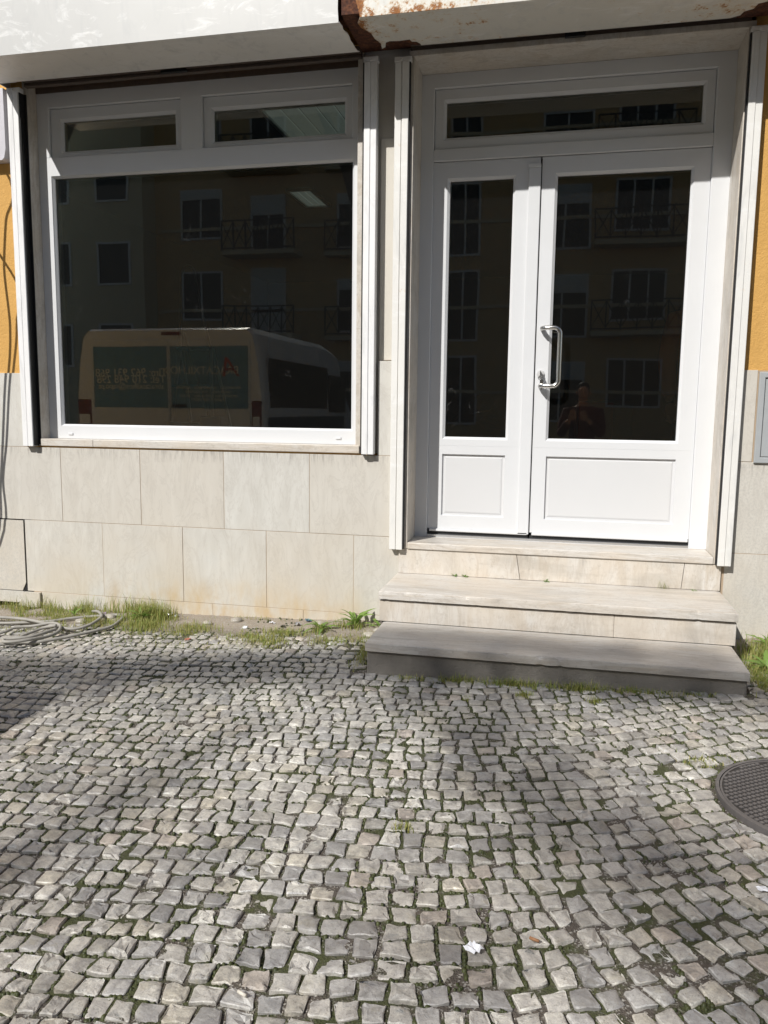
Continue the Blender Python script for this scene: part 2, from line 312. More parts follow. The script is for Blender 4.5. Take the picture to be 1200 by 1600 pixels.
# drop points that crowd each other
kd = kdtree.KDTree(len(pts)); [kd.insert((p[0], p[1], 0), i) for i, p in enumerate(pts)]; kd.balance(); dead = set()
for i, p in enumerate(pts):
    if i in dead: continue
    for co, j, d in kd.find_range((p[0], p[1], 0), .037):
        if j != i and j not in dead: dead.add(j)
pts = [p for i, p in enumerate(pts) if i not in dead]
def clip(poly, nx_, ny_, c):
    out = []; n = len(poly)
    for i in range(n):
        a, b = poly[i], poly[(i+1) % n]; da = a[0]*nx_+a[1]*ny_-c; db = b[0]*nx_+b[1]*ny_-c
        if da <= 0: out.append(a)
        if (da < 0 < db) or (db < 0 < da):
            k = da/(da-db); out.append((a[0]+k*(b[0]-a[0]), a[1]+k*(b[1]-a[1])))
    return out
def cells(pts, gap, wild):
    kd = kdtree.KDTree(len(pts)); [kd.insert((p[0], p[1], 0), i) for i, p in enumerate(pts)]; kd.balance(); res = []
    for i, p in enumerate(pts):
        a = alpha(*p); ca, sa = math.cos(a), math.sin(a); h = .054
        poly = [(p[0]+u*ca-v*sa, p[1]+u*sa+v*ca) for u, v in ((-h, -h), (h, -h), (h, h), (-h, h))]
        for co, j, d in kd.find_range((p[0], p[1], 0), .150):
            if j == i: continue
            q = pts[j]; am = alpha((p[0]+q[0])/2, (p[1]+q[1])/2); cm, sm = math.cos(am), math.sin(am)
            dx, dy = q[0]-p[0], q[1]-p[1]; du, dv = dx*cm+dy*sm, -dx*sm+dy*cm
            hh = (min(i, j)*7919+max(i, j)*104729) % 1000/1000-.5; tl = am+hh*wild
            ct, st_ = math.cos(tl), math.sin(tl)
            n_ = (ct, st_) if abs(du) > abs(dv)*1.05 else (-st_, ct)
            if n_[0]*dx+n_[1]*dy < 0: n_ = (-n_[0], -n_[1])
            c = n_[0]*(p[0]+q[0])/2+n_[1]*(p[1]+q[1])/2-gap
            poly = clip(poly, n_[0], n_[1], c)
            if len(poly) < 3: break
        # keep out of the step and the drain cover
        if len(poly) >= 3 and p[1] > STEP[2]-.1 and STEP[0]-.1 < p[0] < STEP[1]+.1:
            if p[1] < STEP[2]: poly = clip(poly, 0, 1, STEP[2]-.004)
            elif p[0] < 0: poly = clip(poly, 1, 0, STEP[0]-.004)
            else: poly = clip(poly, -1, 0, -(STEP[1]+.004))
        if len(poly) >= 3:
            mx_, my_ = p[0]-MAN[0], p[1]-MAN[1]; dm = math.hypot(mx_, my_)
            if dm < MAN[2]+.13: poly = clip(poly, -mx_/dm, -my_/dm, -(mx_/dm*MAN[0]+my_/dm*MAN[1]+MAN[2]+.012))
        res.append(poly)
    return res
def centroid(poly):
    A = cx = cy = 0
    for (a, b), (c, d) in zip(poly, poly[1:]+poly[:1]):
        k = a*d-c*b; A += k; cx += (a+c)*k; cy += (b+d)*k
    return (cx/(3*A), cy/(3*A), A/2) if abs(A) > 1e-9 else (*poly[0], 0)
for it in range(2):
    cs = cells(pts, 0, .1); new = []
    for p, poly in zip(pts, cs):
        if len(poly) < 3: continue
        c = centroid(poly)
        if c[2] > .0006: new.append([p[0]*.45+c[0]*.55, p[1]*.45+c[1]*.55])
    pts = new
stones = []
for p, poly in zip(pts, cells(pts, .0034, .40)):
    if len(poly) < 3: continue
    cx, cy, A = centroid(poly)
    if A < .0006: continue
    # near the wall earth has swallowed most of the stones
    if cx < -.9 and cy > -.34+.16*noise.noise(Vector((cx*3, 0, 2))) and rnd.random() > .22: continue
    if cx > .84 and cy > -.30 and rnd.random() > .3: continue
    stones.append((cx, cy, poly))
TINTS = [(.52, .505, .465), (.575, .56, .52), (.48, .475, .46), (.40, .397, .39), (.55, .52, .45), (.62, .60, .555), (.33, .328, .325), (.50, .45, .40)]
TW = [5, 5, 4, 2, 2.2, 3, 1.0, .7]
def stone_mesh(bm, lay, cx, cy, poly):
    out = []
    n = len(poly)
    for i in range(n):
        a, b = poly[i], poly[(i+1) % n]; L = math.hypot(b[0]-a[0], b[1]-a[1])
        if L < .006: out.append(((a[0]+b[0])/2, (a[1]+b[1])/2)); continue
        nx_, ny_ = (b[1]-a[1])/L, -(b[0]-a[0])/L; bow = rnd.uniform(-.0028, .0015)
        cu = min(.3, .0042/L*rnd.uniform(.3, 2.0))
        for k in ((cu, .5, 1-cu) if L > .03 else (.25, .75)):
            j = rnd.uniform(-.0026, .0008)+bow*(1-abs(2*k-1)); out.append((a[0]+k*(b[0]-a[0])+nx_*j, a[1]+k*(b[1]-a[1])+ny_*j))
    h = gz(cx, cy)+rnd.gauss(0, .0017); tx, ty = rnd.gauss(0, .030), rnd.gauss(0, .030)
    cz = rnd.random()*6.283; cdx, cdy = math.cos(cz), math.sin(cz); coff = rnd.uniform(-.02, .02); ck = rnd.choice((0, 0, .08, .14, .24))
    rough = rnd.choice((.0008, .0014, .0022, .0036))
    z = lambda x, y: h+tx*(x-cx)+ty*(y-cy)-ck*max(0, (x-cx)*cdx+(y-cy)*cdy-coff)
    rb = [bm.verts.new((x+(x-cx)*-.05, y+(y-cy)*-.02, z(x, y)-.04)) for x, y in out]
    ed = rnd.uniform(.0012, .0030)
    rt_ = [bm.verts.new((x, y, z(x, y)-ed+rnd.gauss(0, .0012))) for x, y in out]
    ri = []
    for x, y in out:
        r_ = math.hypot(x-cx, y-cy); k = max(.55, 1-rnd.uniform(.0016, .0042)/max(r_, .01))
        X, Y = cx+(x-cx)*k, cy+(y-cy)*k; dz = rnd.gauss(0, rough*.8)
        if rnd.random() < .12: dz -= rnd.uniform(.002, .006)
        ri.append(bm.verts.new((X, Y, z(X, Y)+dz)))
    rm = []
    for x, y in out[::2]:
        X, Y = cx+(x-cx)*.5, cy+(y-cy)*.5; rm.append(bm.verts.new((X, Y, z(X, Y)+rnd.uniform(.0, .0012)+rnd.gauss(0, rough))))
    m = len(out); fs = []
    for i in range(m):
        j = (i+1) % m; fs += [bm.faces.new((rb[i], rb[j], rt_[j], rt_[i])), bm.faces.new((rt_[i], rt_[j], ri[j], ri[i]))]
    mm = len(rm)
    for i in range(m):
        j = (i+1) % m; a, b = rm[(i//2) % mm], rm[(j//2) % mm] if j else rm[0]
        if a is b: fs.append(bm.faces.new((ri[i], ri[j], a)))
        else: fs.append(bm.faces.new((ri[i], ri[j], b, a)))
    fs.append(bm.faces.new(rm)) if mm > 2 else None
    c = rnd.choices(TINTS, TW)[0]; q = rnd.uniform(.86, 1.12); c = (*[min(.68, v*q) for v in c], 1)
    sharp = rnd.random() < .75
    for i in range(m):
        for e in (bm.edges.get((ri[i], ri[(i+1) % m])), bm.edges.get((rt_[i], rt_[(i+1) % m]))):
            if e and sharp: e.smooth = False
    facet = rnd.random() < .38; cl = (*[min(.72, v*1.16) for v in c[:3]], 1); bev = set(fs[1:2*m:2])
    for f in fs:
        f.smooth = not facet
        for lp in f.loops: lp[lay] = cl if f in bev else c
def in_view(x, y):
    d = Vector((x, y+4.4, gz(x, y))); zc = d.dot(fwd); return zc > .2 and abs(d.dot(rt)/zc) < 600/1236.5 and abs(d.dot(up)/zc) < 800/1236.5
stones.sort(key=lambda s: (0 if in_view(s[0], s[1]) else 1, (s[0])**2+(s[1]+4.4)**2))
for cx, cy, poly in stones[:300]:
    bm = bmesh.new(); lay = bm.loops.layers.float_color.new('tint'); stone_mesh(bm, lay, cx, cy, poly)
    o0 = Vector((cx, cy, gz(cx, cy))); bmesh.ops.translate(bm, verts=bm.verts, vec=-o0)
    me = bpy.data.meshes.new('cobblestone'); bm.to_mesh(me); bm.free(); me.materials.append(COB)
    o = bpy.data.objects.new('cobblestone', me); o.location = o0; o.parent = pavement; col.objects.link(o)
bm = bmesh.new(); lay = bm.loops.layers.float_color.new('tint')
for cx, cy, poly in stones[300:]: stone_mesh(bm, lay, cx, cy, poly)
me = bpy.data.meshes.new('cobblestones'); bm.to_mesh(me); bm.free(); me.materials.append(COB)
o = bpy.data.objects.new('cobblestones', me); o.parent = pavement; col.objects.link(o); o['kind'] = 'stuff'

# moss cushions and grit in the joints
MOSS = m_leaf('moss', (.024, .032, .008), (.075, .085, .024), .1)
def blob(bm, lay, x, y, z, r, hgt, tint, seg=6):
    a0 = rnd.random()*6; top = bm.verts.new((x, y, z+hgt)); lo = [bm.verts.new((x+r*rnd.uniform(.6, 1.2)*math.cos(a0+6.283*k/seg), y+r*rnd.uniform(.6, 1.2)*math.sin(a0+6.283*k/seg), z-.003)) for k in range(seg)]
    mid = [bm.verts.new(((v.co.x+x)/2+(v.co.x-x)*.22, (v.co.y+y)/2+(v.co.y-y)*.22, z+hgt*rnd.uniform(.55, .95))) for v in lo]
    for k in range(seg):
        j = (k+1) % seg
        for f in (bm.faces.new((lo[k], lo[j], mid[j], mid[k])), bm.faces.new((mid[k], mid[j], top))):
            f.smooth = True
            for lp in f.loops: lp[lay] = (tint, tint, tint, 1)
bm = bmesh.new(); lay = bm.loops.layers.float_color.new('tint'); bg_ = bmesh.new(); lag = bg_.loops.layers.float_color.new('tint')
for cx, cy, poly in stones:
    if not (-2.9 < cx < 1.4): continue
    for i in range(len(poly)):
        a, b = poly[i], poly[(i+1) % len(poly)]; L = math.hypot(b[0]-a[0], b[1]-a[1])
        if L < .02: continue
        nx_, ny_ = (b[1]-a[1])/L, -(b[0]-a[0])/L; mx_, my_ = (a[0]+b[0])/2, (a[1]+b[1])/2
        dens = noise.noise(Vector((mx_*2.6, my_*2.6, 9)))+.5*noise.noise(Vector((mx_*8, my_*8, 4)))
        for q in range(3):
            k = rnd.random(); X, Y = a[0]+k*(b[0]-a[0])+nx_*.004, a[1]+k*(b[1]-a[1])+ny_*.004
            if blocked(X, Y): continue
            zz = soilz(X, Y)
            if dens > -.04 and rnd.random() < .7: blob(bm, lay, X, Y, zz, rnd.uniform(.004, .009), rnd.uniform(.004, .009), rnd.uniform(0, .7))
            elif rnd.random() < .14:
                tn = rnd.uniform(.2, .8); blob(bg_, lag, X, Y, zz, rnd.uniform(.0015, .0035), rnd.uniform(.002, .004), tn, 4)
for b_, nm, mt in ((bm, 'moss', MOSS), (bg_, 'gravel', m_leaf('grit', (.12, .105, .085), (.36, .33, .29), 0.0))):
    me = bpy.data.meshes.new(nm); b_.to_mesh(me); b_.free(); me.materials.append(mt); o = bpy.data.objects.new(nm, me); col.objects.link(o); o['kind'] = 'stuff'; o['label'] = {'moss': 'green moss cushions in the cobble joints', 'gravel': 'pale grit lying in the cobble joints'}[nm]

# road and far pavement behind the camera
m = MB(); m.box(-60, 60, -16, -3.75, -1.7, -1.40); tag(m.build('road', plain('asphalt', (.10, .098, .094), .85, 0, .25, 60, .3)), kind='structure')
m = MB(); m.box(-30, 30, -3.75, -3.6, -1.7, -1.27, .01); tag(m.build('kerb', CONC), kind='structure')
m = MB(); m.box(-60, 60, -22, -16, -1.7, -1.28); tag(m.build('far_pavement', plain('paving_grey', (.3, .28, .25), .8, 0, .2, 5)), kind='structure')
m = MB(); m.box(-120, 120, -140, -3.8, -1.9, -1.71); m.box(-120, 120, 9.5, 80, -1.9, -1.3); tag(m.build('ground', plain('earth', (.16, .14, .11), .9)), kind='structure')

# ---------------------------------------------------------------- the shop building
shop = empty('shop_building', (0, .3, -1.25), 'pale stone and yellow shop front with white window and double door', 'building')
WT = .22
core = MB()
def wall(x0, x1, z0, z1, y0=.012, y1=.35): core.box(x0, x1, y0, y1, z0, z1)
wall(-9, -3.235, -1.6, 5.0); wall(-3.235, -1.13, -1.6, -.252); wall(-3.235, -1.13, 1.95, 5.0)
wall(-1.13, -.875, -1.6, 5.0, .05); wall(-.875, .836, -1.6, -.79); wall(-.875, .836, 1.93, 5.0); wall(.836, 9, -1.6, 5.0)
core.build('wall', YEL, shop)
m = MB(); [MB().box(*q).build('grout_bed', GROUT, shop) for q in ((-5.2, -.8955, .0014, .0118, -1.5, -.262), (-5.2, -3.302, .0014, .0118, -1.5, .199), (-1.027, -.876, .0014, .049, -.5, .27), (.8425, 3.4, .0014, .0118, -1.5, .22))]
def tile(x0, x1, z0, z1, mt=TILE, y=0.0, name='stone_tile', gap=.0015, bev=.0009):
    j = rnd.uniform(-.0016, .0005)
    b = MB(); b.box(x0+gap, x1-gap, y+j, y+.02+j*0, z0+gap, z1-gap, bev); return b.build(name, mt, shop, False, ((x0+x1)/2, y, (z0+z1)/2))
UZ0, UZ1, LZ0 = -.7263, -.2597, -1.194
ux = [-3.62, -3.0698, -2.5217, -1.9723, -1.4343, -.8946]
for a, b in zip(ux, ux[1:]): tile(a, b, UZ0, UZ1)
lx = [-3.3502, -2.7952, -2.2475, -1.7048, -1.1646, -.8946]
for a, b in zip(lx, lx[1:]): tile(a, b, LZ0, UZ0)
# the cracked, lifting tile at the left end with a chipped corner, and the loose plinth piece below
b = MB(); b.prism([(-3.9, LZ0+.002), (-3.383, LZ0+.002), (-3.3555, LZ0+.055), (-3.3555, UZ0-.006), (-3.9, UZ0-.004)], -.006, .02)
b.build('stone_tile', TILE_R, shop)['label'] = 'lifting rough grey tile with a chipped lower corner'
m = MB(); m.box(-3.40, -3.35, .0, .006, LZ0, LZ0+.06); m.build('chip_shade', RUBBER, shop)  # black patch stands in for the shade in the chipped corner
px_ = [-3.2458, -2.6425, -2.0559, -1.4725, -.894]
for a, b in zip(px_, px_[1:]): tile(a, b, -1.42, LZ0, name='plinth_tile', gap=.0012)
b = MB(); b.prism([(-3.9, -1.27), (-3.42, -1.272), (-3.385, -1.262), (-3.372, LZ0-.003), (-3.9, LZ0-.003)], -.010, .02); b.build('plinth_tile', TILE_R, shop)
b = MB(); b.prism([(-3.41, -1.288), (-3.30, -1.298), (-3.2485, -1.292), (-3.2485, LZ0-.004), (-3.366, LZ0-.004), (-3.375, -1.24)], -.020, .012); b.build('plinth_tile', TILE_R, shop)['label'] = 'broken plinth piece lifting off the wall'
tile(-3.62, -3.302, UZ1, .2014); tile(-4.15, -3.622, UZ1, .2014); tile(-4.68, -4.152, UZ1, .2014); tile(-5.2, -4.682, UZ1, .2014); tile(-4.16, -3.622, UZ0, UZ1); tile(-4.70, -4.162, UZ0, UZ1); tile(-5.2, -4.702, UZ0, UZ1); tile(-4.45, -3.902, LZ0, UZ0); tile(-5.2, -4.452, LZ0, UZ0); tile(-4.5, -3.902, -1.42, LZ0, name='plinth_tile'); tile(-5.2, -4.502, -1.42, LZ0, name='plinth_tile')
tile(-1.028, -.8946, UZ1, .272, gap=.0012)                    # the stone that runs up between window and door
# right of the door
tile(.856, 1.55, LZ0-.25, UZ0, TILE_R); tile(.842, 1.55, UZ0, -.2455, TILE_R); tile(.842, .9555, -.2455, .2232)
tile(1.552, 2.4, LZ0-.25, UZ0, TILE_R); tile(1.552, 2.4, UZ0, .2232, TILE_R); tile(1.402, 1.549, -.2455, .2232, TILE_R); tile(2.402, 3.4, UZ0, .2232, TILE_R); tile(2.402, 3.4, LZ0-.25, UZ0, TILE_R)
# pier between window and door, in cream render, the lower field standing proud of the upper
m = MB(); m.box(-1.034, -.869, .030, .052, .275, 1.468, .003); m.build('pier_panel', PIER, shop)
m = MB(); m.box(-1.129, -.869, .043, .0535, -.25, 1.95); m.build('pier_panel', PIER, shop)
# window sill (two slabs) and jambs in marble
for a, b in ((-3.2007, -2.8365), (-2.8345, -1.135)):
    m = MB(); m.box(a, b, -.006, .30, -.2505, -.2062, .003, 2); m.build('window_sill', MARB_T, shop, False, ((a+b)/2, 0, -.23))
m = MB(); m.box(-3.232, -3.2025, .003, .30, -.2505, 1.95, .002); m.build('window_jamb', MARB, shop, False, (-3.22, 0, .8))
m = MB(); m.box(-1.130, -1.159, .003, .30, -.2505, 1.95, .002); m.build('window_jamb', MARB, shop, False, (-1.14, 0, .8))
# door surround
m = MB(); m.box(-.873, -.845, -.018, .32, -.787, 1.853, .002); m.build('door_jamb', MARB_R, shop, False, (-.86, 0, .5))
m = MB(); m.box(.800, .834, -.018, .32, -.787, 1.853, .002); m.build('door_jamb', MARB_R, shop, False, (.82, 0, .5))
m = MB(); m.box(-.873, .834, -.018, .32, 1.855, 1.885, .002); m.build('door_head', MARB, shop, False, (0, 0, 1.87))
m = MB(); m.box(-.8435, .7985, -.022, .33, -.7875, -.7505, .004, 2); m.build('door_threshold', MARB_T, shop, False, (0, 0, -.77))
for i, (a, b, c, d) in enumerate(((-.8940, -.2275, -.8940, -.2040), (-.2245, .6565, -.2010, .6450), (.6595, .8400, .6480, .8400))):
    m = MB(); m.loops([[(c, -.012, -.930), (d, -.012, -.930), (b, -.012, -.790), (a, -.012, -.790)], [(c, .03, -.930), (d, .03, -.930), (b, .03, -.790), (a, .03, -.790)]], True, True, True); m.build('riser_slab', MARB_R, shop, False, ((a+b)/2, 0, -.86))

# window: outer frame, two top sashes, fixed pane
WF = .095
prof = lambda y, ch=.006, d=.06: [(0, 0, y+d), (0, 0, y), (1, -ch, y), (1, 0, y+ch), (1, 0, y+d)]
win = MB()
X0, X1, Z0, Z1 = -3.202, -1.1605, -.2050, 1.872
GX0, GX1, GZ0, GZ1 = -3.1089, -1.2143, -.1151, 1.3813
win.ring(X0, X1, Z0, 1.502, (GX0-X0, X1-GX1, GZ0-Z0, 1.502-GZ1), [(0, 0, .17), (0, 0, WF), (1, -.012, WF), (1, -.010, WF+.004), (1, 0, WF+.018), (1, 0, .17)])
SL, SR = (-3.1246, -2.2560), (-2.1180, -1.2175)
win.ring(X0, (SL[1]+SR[0])/2, 1.5025, Z1, (SL[0]-X0, (SR[0]-SL[1])/2, .002, Z1-1.787), [(0, 0, .17), (0, 0, WF), (1, -.004, WF), (1, 0, WF+.004), (1, 0, .17)])
win.ring((SL[1]+SR[0])/2+.0002, X1, 1.5025, Z1, ((SR[0]-SL[1])/2, X1-SR[1], .002, Z1-1.787), [(0, 0, .17), (0, 0, WF), (1, -.004, WF), (1, 0, WF+.004), (1, 0, .17)])
wo = win.build('shop_window', PVC, shop, False, (-2.2, .1, .8)); wo['label'] = 'white frame of the large shop window'
def sash(x0, x1, z0, z1, gx0, gx1, gz0, gz1, parent, y, name='sash'):
    m = MB(); m.ring(x0+.002, x1-.002, z0+.002, z1-.002, (gx0-x0-.002, x1-gx1-.002, gz0-z0-.002, z1-gz1-.002), [(0, 0, y+.06), (0, 0, y+.002), (0, .002, y), (1, -.016, y), (1, -.013, y+.003), (1, 0, y+.014), (1, 0, y+.06)])
    return m.build(name, PVC, parent, False, ((x0+x1)/2, y, (z0+z1)/2))
def pane(x0, x1, z0, z1, y, parent):
    m = MB(); m.box(x0-.008, x1+.008, y, y+.006, z0-.008, z1+.008); return m.build('pane', GLASS, parent, False, ((x0+x1)/2, y, (z0+z1)/2))
# sashes sit behind the outer frame's lips
for (sx0, sx1, gx0, gx1) in ((SL[0], SL[1], -3.0408, -2.2650-.0), (SR[0], SR[1], -2.0555, -1.2654)):
    gx1_ = min(gx1, sx1-.045) if sx1 == SL[1] else gx1
    sash(sx0, sx1, 1.5045, 1.787, gx0, gx1_, 1.5400, 1.7108, wo, WF+.018); pane(gx0, gx1_, 1.5400, 1.7108, WF+.038, wo)
pane(GX0, GX1, GZ0, GZ1, WF+.026, wo)
for a, z in ((-3.0533, -.1761), (-1.2859, -.1702)):
    m = MB(); m.box(a-.016, a+.016, WF-.006, WF, z-.007, z+.007, .002); m.build('drain_cap', PVC, wo, False, (a, WF, z))
m = MB(); m.box(X0, X1, .09, .10, 1.8725, 1.96); m.build('lintel_board', BROWN, shop)

# door: frame, transom light, two leaves
DF = .225
m = MB()
m.ring(-.8455, .8005, -.7495, 1.8535, (.072, .093, .0005, .075), [(0, 0, .31), (0, 0, DF), (1, -.004, DF), (1, 0, DF+.004), (1, 0, .31)])
m.box(-.7735, .7075, DF, .30, 1.390, 1.456, .003)
do = m.build('door_frame', PVC, shop, False, (0, DF, .5)); do['label'] = 'white frame of the double door with a light above'
sash(-.7735, .7075, 1.456, 1.7785, -.7086, .6474, 1.5212, 1.7078, do, DF+.018, 'transom_sash'); pane(-.7086, .6474, 1.5212, 1.7078, DF+.04, do)
m = MB(); m.box(-.7735, .7075, .225, .30, -.7495, -.735, .002); m.build('threshold_strip', ALU, do)
LF = DF+.014
def leaf(x0, x1, gx0, gx1, px0, px1, label):
    z0, z1 = -.700, 1.3867; gz0, gz1 = -.1537, 1.2853; pz0, pz1 = -.6172, -.2576
    m = MB()
    mid = -.2055
    m.ring(x0, x1, mid, z1, (gx0-x0, x1-gx1, gz0-mid, z1-gz1), [(0, 0, LF+.06), (0, 0, LF), (1, -.014, LF), (1, -.011, LF+.003), (1, 0, LF+.013), (1, 0, LF+.06)])
    m.ring(x0, x1, z0, mid-.0004, (px0-x0, x1-px1, pz0-z0, mid-pz1), [(0, 0, LF+.06), (0, 0, LF), (1, -.003, LF), (1, 0, LF+.012), (1, 0, LF+.06)])
    lo = m.build('door_leaf', PVC, shop, False, ((x0+x1)/2, LF, 0)); lo['label'] = label
    pane(gx0, gx1, gz0, gz1, LF+.025, lo)
    m = MB(); m.ring(px0-.01, px1+.01, pz0-.01, pz1+.01, (.022, .022, .022, .022), [(0, 0, LF+.03), (0, 0, LF+.0135), (1, 0, LF+.0135), (1, .004, LF+.0105), (1, .03, LF+.0105)])
    m.box(px0+.02, px1-.02, LF+.0095, LF+.03, pz0+.02, pz1-.02); m.build('panel', PVC_P, lo, False, ((px0+px1)/2, LF, pz0))
    m = MB(); m.box(x0+.012, x1-.004, LF-.014, LF+.02, -.7155, -.7005, .003); m.build('drip_rail', PVC, lo)
    m = MB(); m.box(x0, x1, LF+.004, LF+.05, -.7345, -.7158); m.build('brush_seal', RUBBER, lo)
    return lo
l1 = leaf(-.7725, -.1785, -.6794, -.3252, -.6890, -.3260, 'narrow left leaf of the white door')
l2 = leaf(-.1690, .7065, -.0831, .6107, -.0876, .6139, 'wide right leaf of the white door with the handle')
m = MB(); m.box(-.2395, -.1745, LF-.014, LF-.0005, -.712, 1.330, .003); m.box(-.2440, -.1745, LF-.017, LF, 1.3302, 1.352, .003); m.build('astragal', PVC, l1, False, (-.2, LF, .3))
m = MB(); m.box(-.1743, -.1692, LF+.01, LF+.05, -.70, 1.38); m.build('gap_seal', RUBBER, l1)
# pull handle: a bent steel tube
hp = []
def arc(c, r, a0, a1, f, n=6): return [f(c, r, a0+(a1-a0)*k/n) for k in range(n+1)]
zt, zb, xa, xb, yh, r_ = .462, .142, -.137, -.037, LF-.062, .034
hp += [(xa, LF+.002, zt), (xa, yh+.03, zt), (xa+.006, yh+.008, zt), (xa+.024, yh, zt)]
hp += [(xb-r_+r_*math.sin(t), yh, zt-r_+r_*math.cos(t)) for t in [math.pi/2*k/7 for k in range(8)]]
hp += [(xb-r_+r_*math.cos(t), yh, zb+r_-r_*math.sin(t)) for t in [math.pi/2*k/7 for k in range(8)]]
hp += [(xa+.024, yh, zb), (xa+.006, yh+.008, zb), (xa, yh+.03, zb), (xa, LF+.002, zb)]
m = MB(); m.tube(hp, .0132, 14); m.build('handle', STEEL, l2, True, (xa, LF, .3))
m = MB()
m.tube([(-.138, LF-.0005, .212), (-.138, LF-.010, .212)], [.022, .020], 20); m.tube([(-.138, LF-.008, .212), (-.138, LF-.030, .212)], .0125, 14)
lk = m.build('lock', plain('satin_silver', (.70, .70, .70), .3, .35),  l2, False, (-.138, LF, .212))
m = MB(); m.box(-.1400, -.1360, LF-.066, LF-.028, .192, .226, .001); m.tube([(-.138+.011*math.cos(t), LF-.052, .187+.011*math.sin(t)) for t in [6.283*k/12 for k in range(13)]], .0018, 6); m.build('key', STEEL, lk)
m = MB(); m.box(-.139, -.120, LF-.056, LF-.053, .150, .178, .001); m.box(-.133, -.126, LF-.056, LF-.053, .122, .150); m.build('key', STEEL, lk)

# interior seen through the panes
m = MB()
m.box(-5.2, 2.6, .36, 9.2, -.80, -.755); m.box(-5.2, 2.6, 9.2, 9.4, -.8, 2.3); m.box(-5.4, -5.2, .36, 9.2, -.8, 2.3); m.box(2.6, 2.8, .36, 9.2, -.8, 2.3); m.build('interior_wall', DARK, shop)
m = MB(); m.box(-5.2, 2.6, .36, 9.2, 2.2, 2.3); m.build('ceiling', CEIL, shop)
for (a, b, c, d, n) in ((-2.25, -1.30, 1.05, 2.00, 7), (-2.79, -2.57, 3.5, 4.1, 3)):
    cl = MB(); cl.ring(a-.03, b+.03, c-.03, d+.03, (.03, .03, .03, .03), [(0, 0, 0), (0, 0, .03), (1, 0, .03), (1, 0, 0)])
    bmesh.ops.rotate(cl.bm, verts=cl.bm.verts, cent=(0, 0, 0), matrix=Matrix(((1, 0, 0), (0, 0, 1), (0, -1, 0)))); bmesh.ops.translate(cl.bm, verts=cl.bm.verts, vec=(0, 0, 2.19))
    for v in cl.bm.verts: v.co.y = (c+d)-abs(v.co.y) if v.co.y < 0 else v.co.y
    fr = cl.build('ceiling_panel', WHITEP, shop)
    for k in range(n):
        q = MB(); q.box(a+(b-a)*k/n+.006, a+(b-a)*(k+1)/n-.006, c, d, 2.172, 2.186, .003); q.build('slat', GLOW, fr)

# ---------------------------------------------------------------- roller shutters: housing, guides, bottom bar
def shutter(name, label, hx0, hx1, yf, zs, soffit, front, rails, gb, top, mats, bar, soff=None):
    t = empty(name, ((hx0+hx1)/2, -.2, zs), label, 'roller shutter', 'roller shutters above the shop front')
    ms, mr_ = mats
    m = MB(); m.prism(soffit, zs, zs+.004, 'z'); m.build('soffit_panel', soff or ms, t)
    m = MB(); m.prism(front, yf-.003, yf+.001, 'y'); m.build('front_panel', ms, t)
    m = MB(); m.box(hx0+.01, hx1-.01, yf+.05, -.02, zs+.16, 2.43); m.build('shutter_roll', RUST, t)
    m = MB(); m.box(hx0, hx1, yf-.0, .012, 2.45, 2.455); m.build('top_panel', ms, t)
    for (x0, x1, inner) in rails:
        m = MB(); xm = (x0+x1)/2; a, b = (x0, xm) if inner > 0 else (xm, x1); c, d = (xm, x1) if inner > 0 else (x0, xm)
        m.box(a, b-.0022, -.046, .004, gb, top, .002); m.box(c+.0022, d, -.050, .004, gb, top, .002); m.box(xm-.004, xm+.004, -.040, .004, gb+.002, top)
        g_ = m.build('guide_rail', mr_, t, False, (xm, -.02, gb))
        e = x1 if inner > 0 else x0-.007
        m = MB(); m.box(e+.0005, e+.0065, -.040, .001, gb+.004, top); m.build('brush_strip', RUBBER, g_)
        m = MB(); m.box(e if inner > 0 else e-.002, e+.022 if inner > 0 else e+.007, .0005, .0125, gb+.01, top); m.build('channel_shade', RUBBER, g_)  # black strip fills the empty gap beside the rail in place of its shade
        m = MB(); m.box(x0-.004, x1+.012*inner if inner > 0 else x1+.004, -.046, -.006, top+.0005, top+.028, .003); m.tube([(xm, -.047, top+.014), (xm, -.052, top+.014)], .006, 8); m.build('bracket', mr_, g_)
    x0, x1 = bar
    m = MB(); m.box(x0, x1, -.034, .006, zs+.026, zs+.060, .004); m.box(x0, x1, -.016, .016, zs+.006, zs+.0255, .003); m.build('bottom_bar', BROWN, t)
    return t
rag = lambda pts_: [(a+rnd.uniform(-.006, .006), b+rnd.uniform(-.006, .006)) for a, b in pts_]
jag = []
for k in range(9): jag.append((-1.142+.010*k/8+rnd.uniform(-.005, .005), -.424+.315*k/8))
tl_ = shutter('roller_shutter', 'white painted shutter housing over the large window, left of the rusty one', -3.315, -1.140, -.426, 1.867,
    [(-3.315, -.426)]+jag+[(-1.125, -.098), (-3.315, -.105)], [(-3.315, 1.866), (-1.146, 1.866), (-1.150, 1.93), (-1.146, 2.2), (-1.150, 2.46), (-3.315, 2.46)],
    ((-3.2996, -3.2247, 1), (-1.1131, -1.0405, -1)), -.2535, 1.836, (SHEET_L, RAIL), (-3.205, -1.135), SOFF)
m = MB(); m.box(-3.317, -3.312, -.424, .010, 1.872, 2.44); m.build('end_panel', SHEET_L, tl_)
m = MB(); m.box(-3.3, -3.19, -.106, -.10, 1.8665, 1.8668+.02); m.build('patch_plate', SHEET_L, tl_)
m = MB(); m.box(-2.30, -2.14, -.050, -.030, 1.868, 1.885, .003); m.build('latch', RUBBER, tl_)
left = [(-1.035, -.4355), (-1.062, -.38), (-1.058, -.33), (-1.022, -.26), (-1.018, -.20), (-1.000, -.15), (-1.006, -.085)]
notch = [(-.985, -.10), (-.972, -.150), (-.95, -.162), (-.90, -.156), (-.845, -.160), (-.838, -.135), (-.815, -.13), (-.800, -.105), (-.798, -.085)]
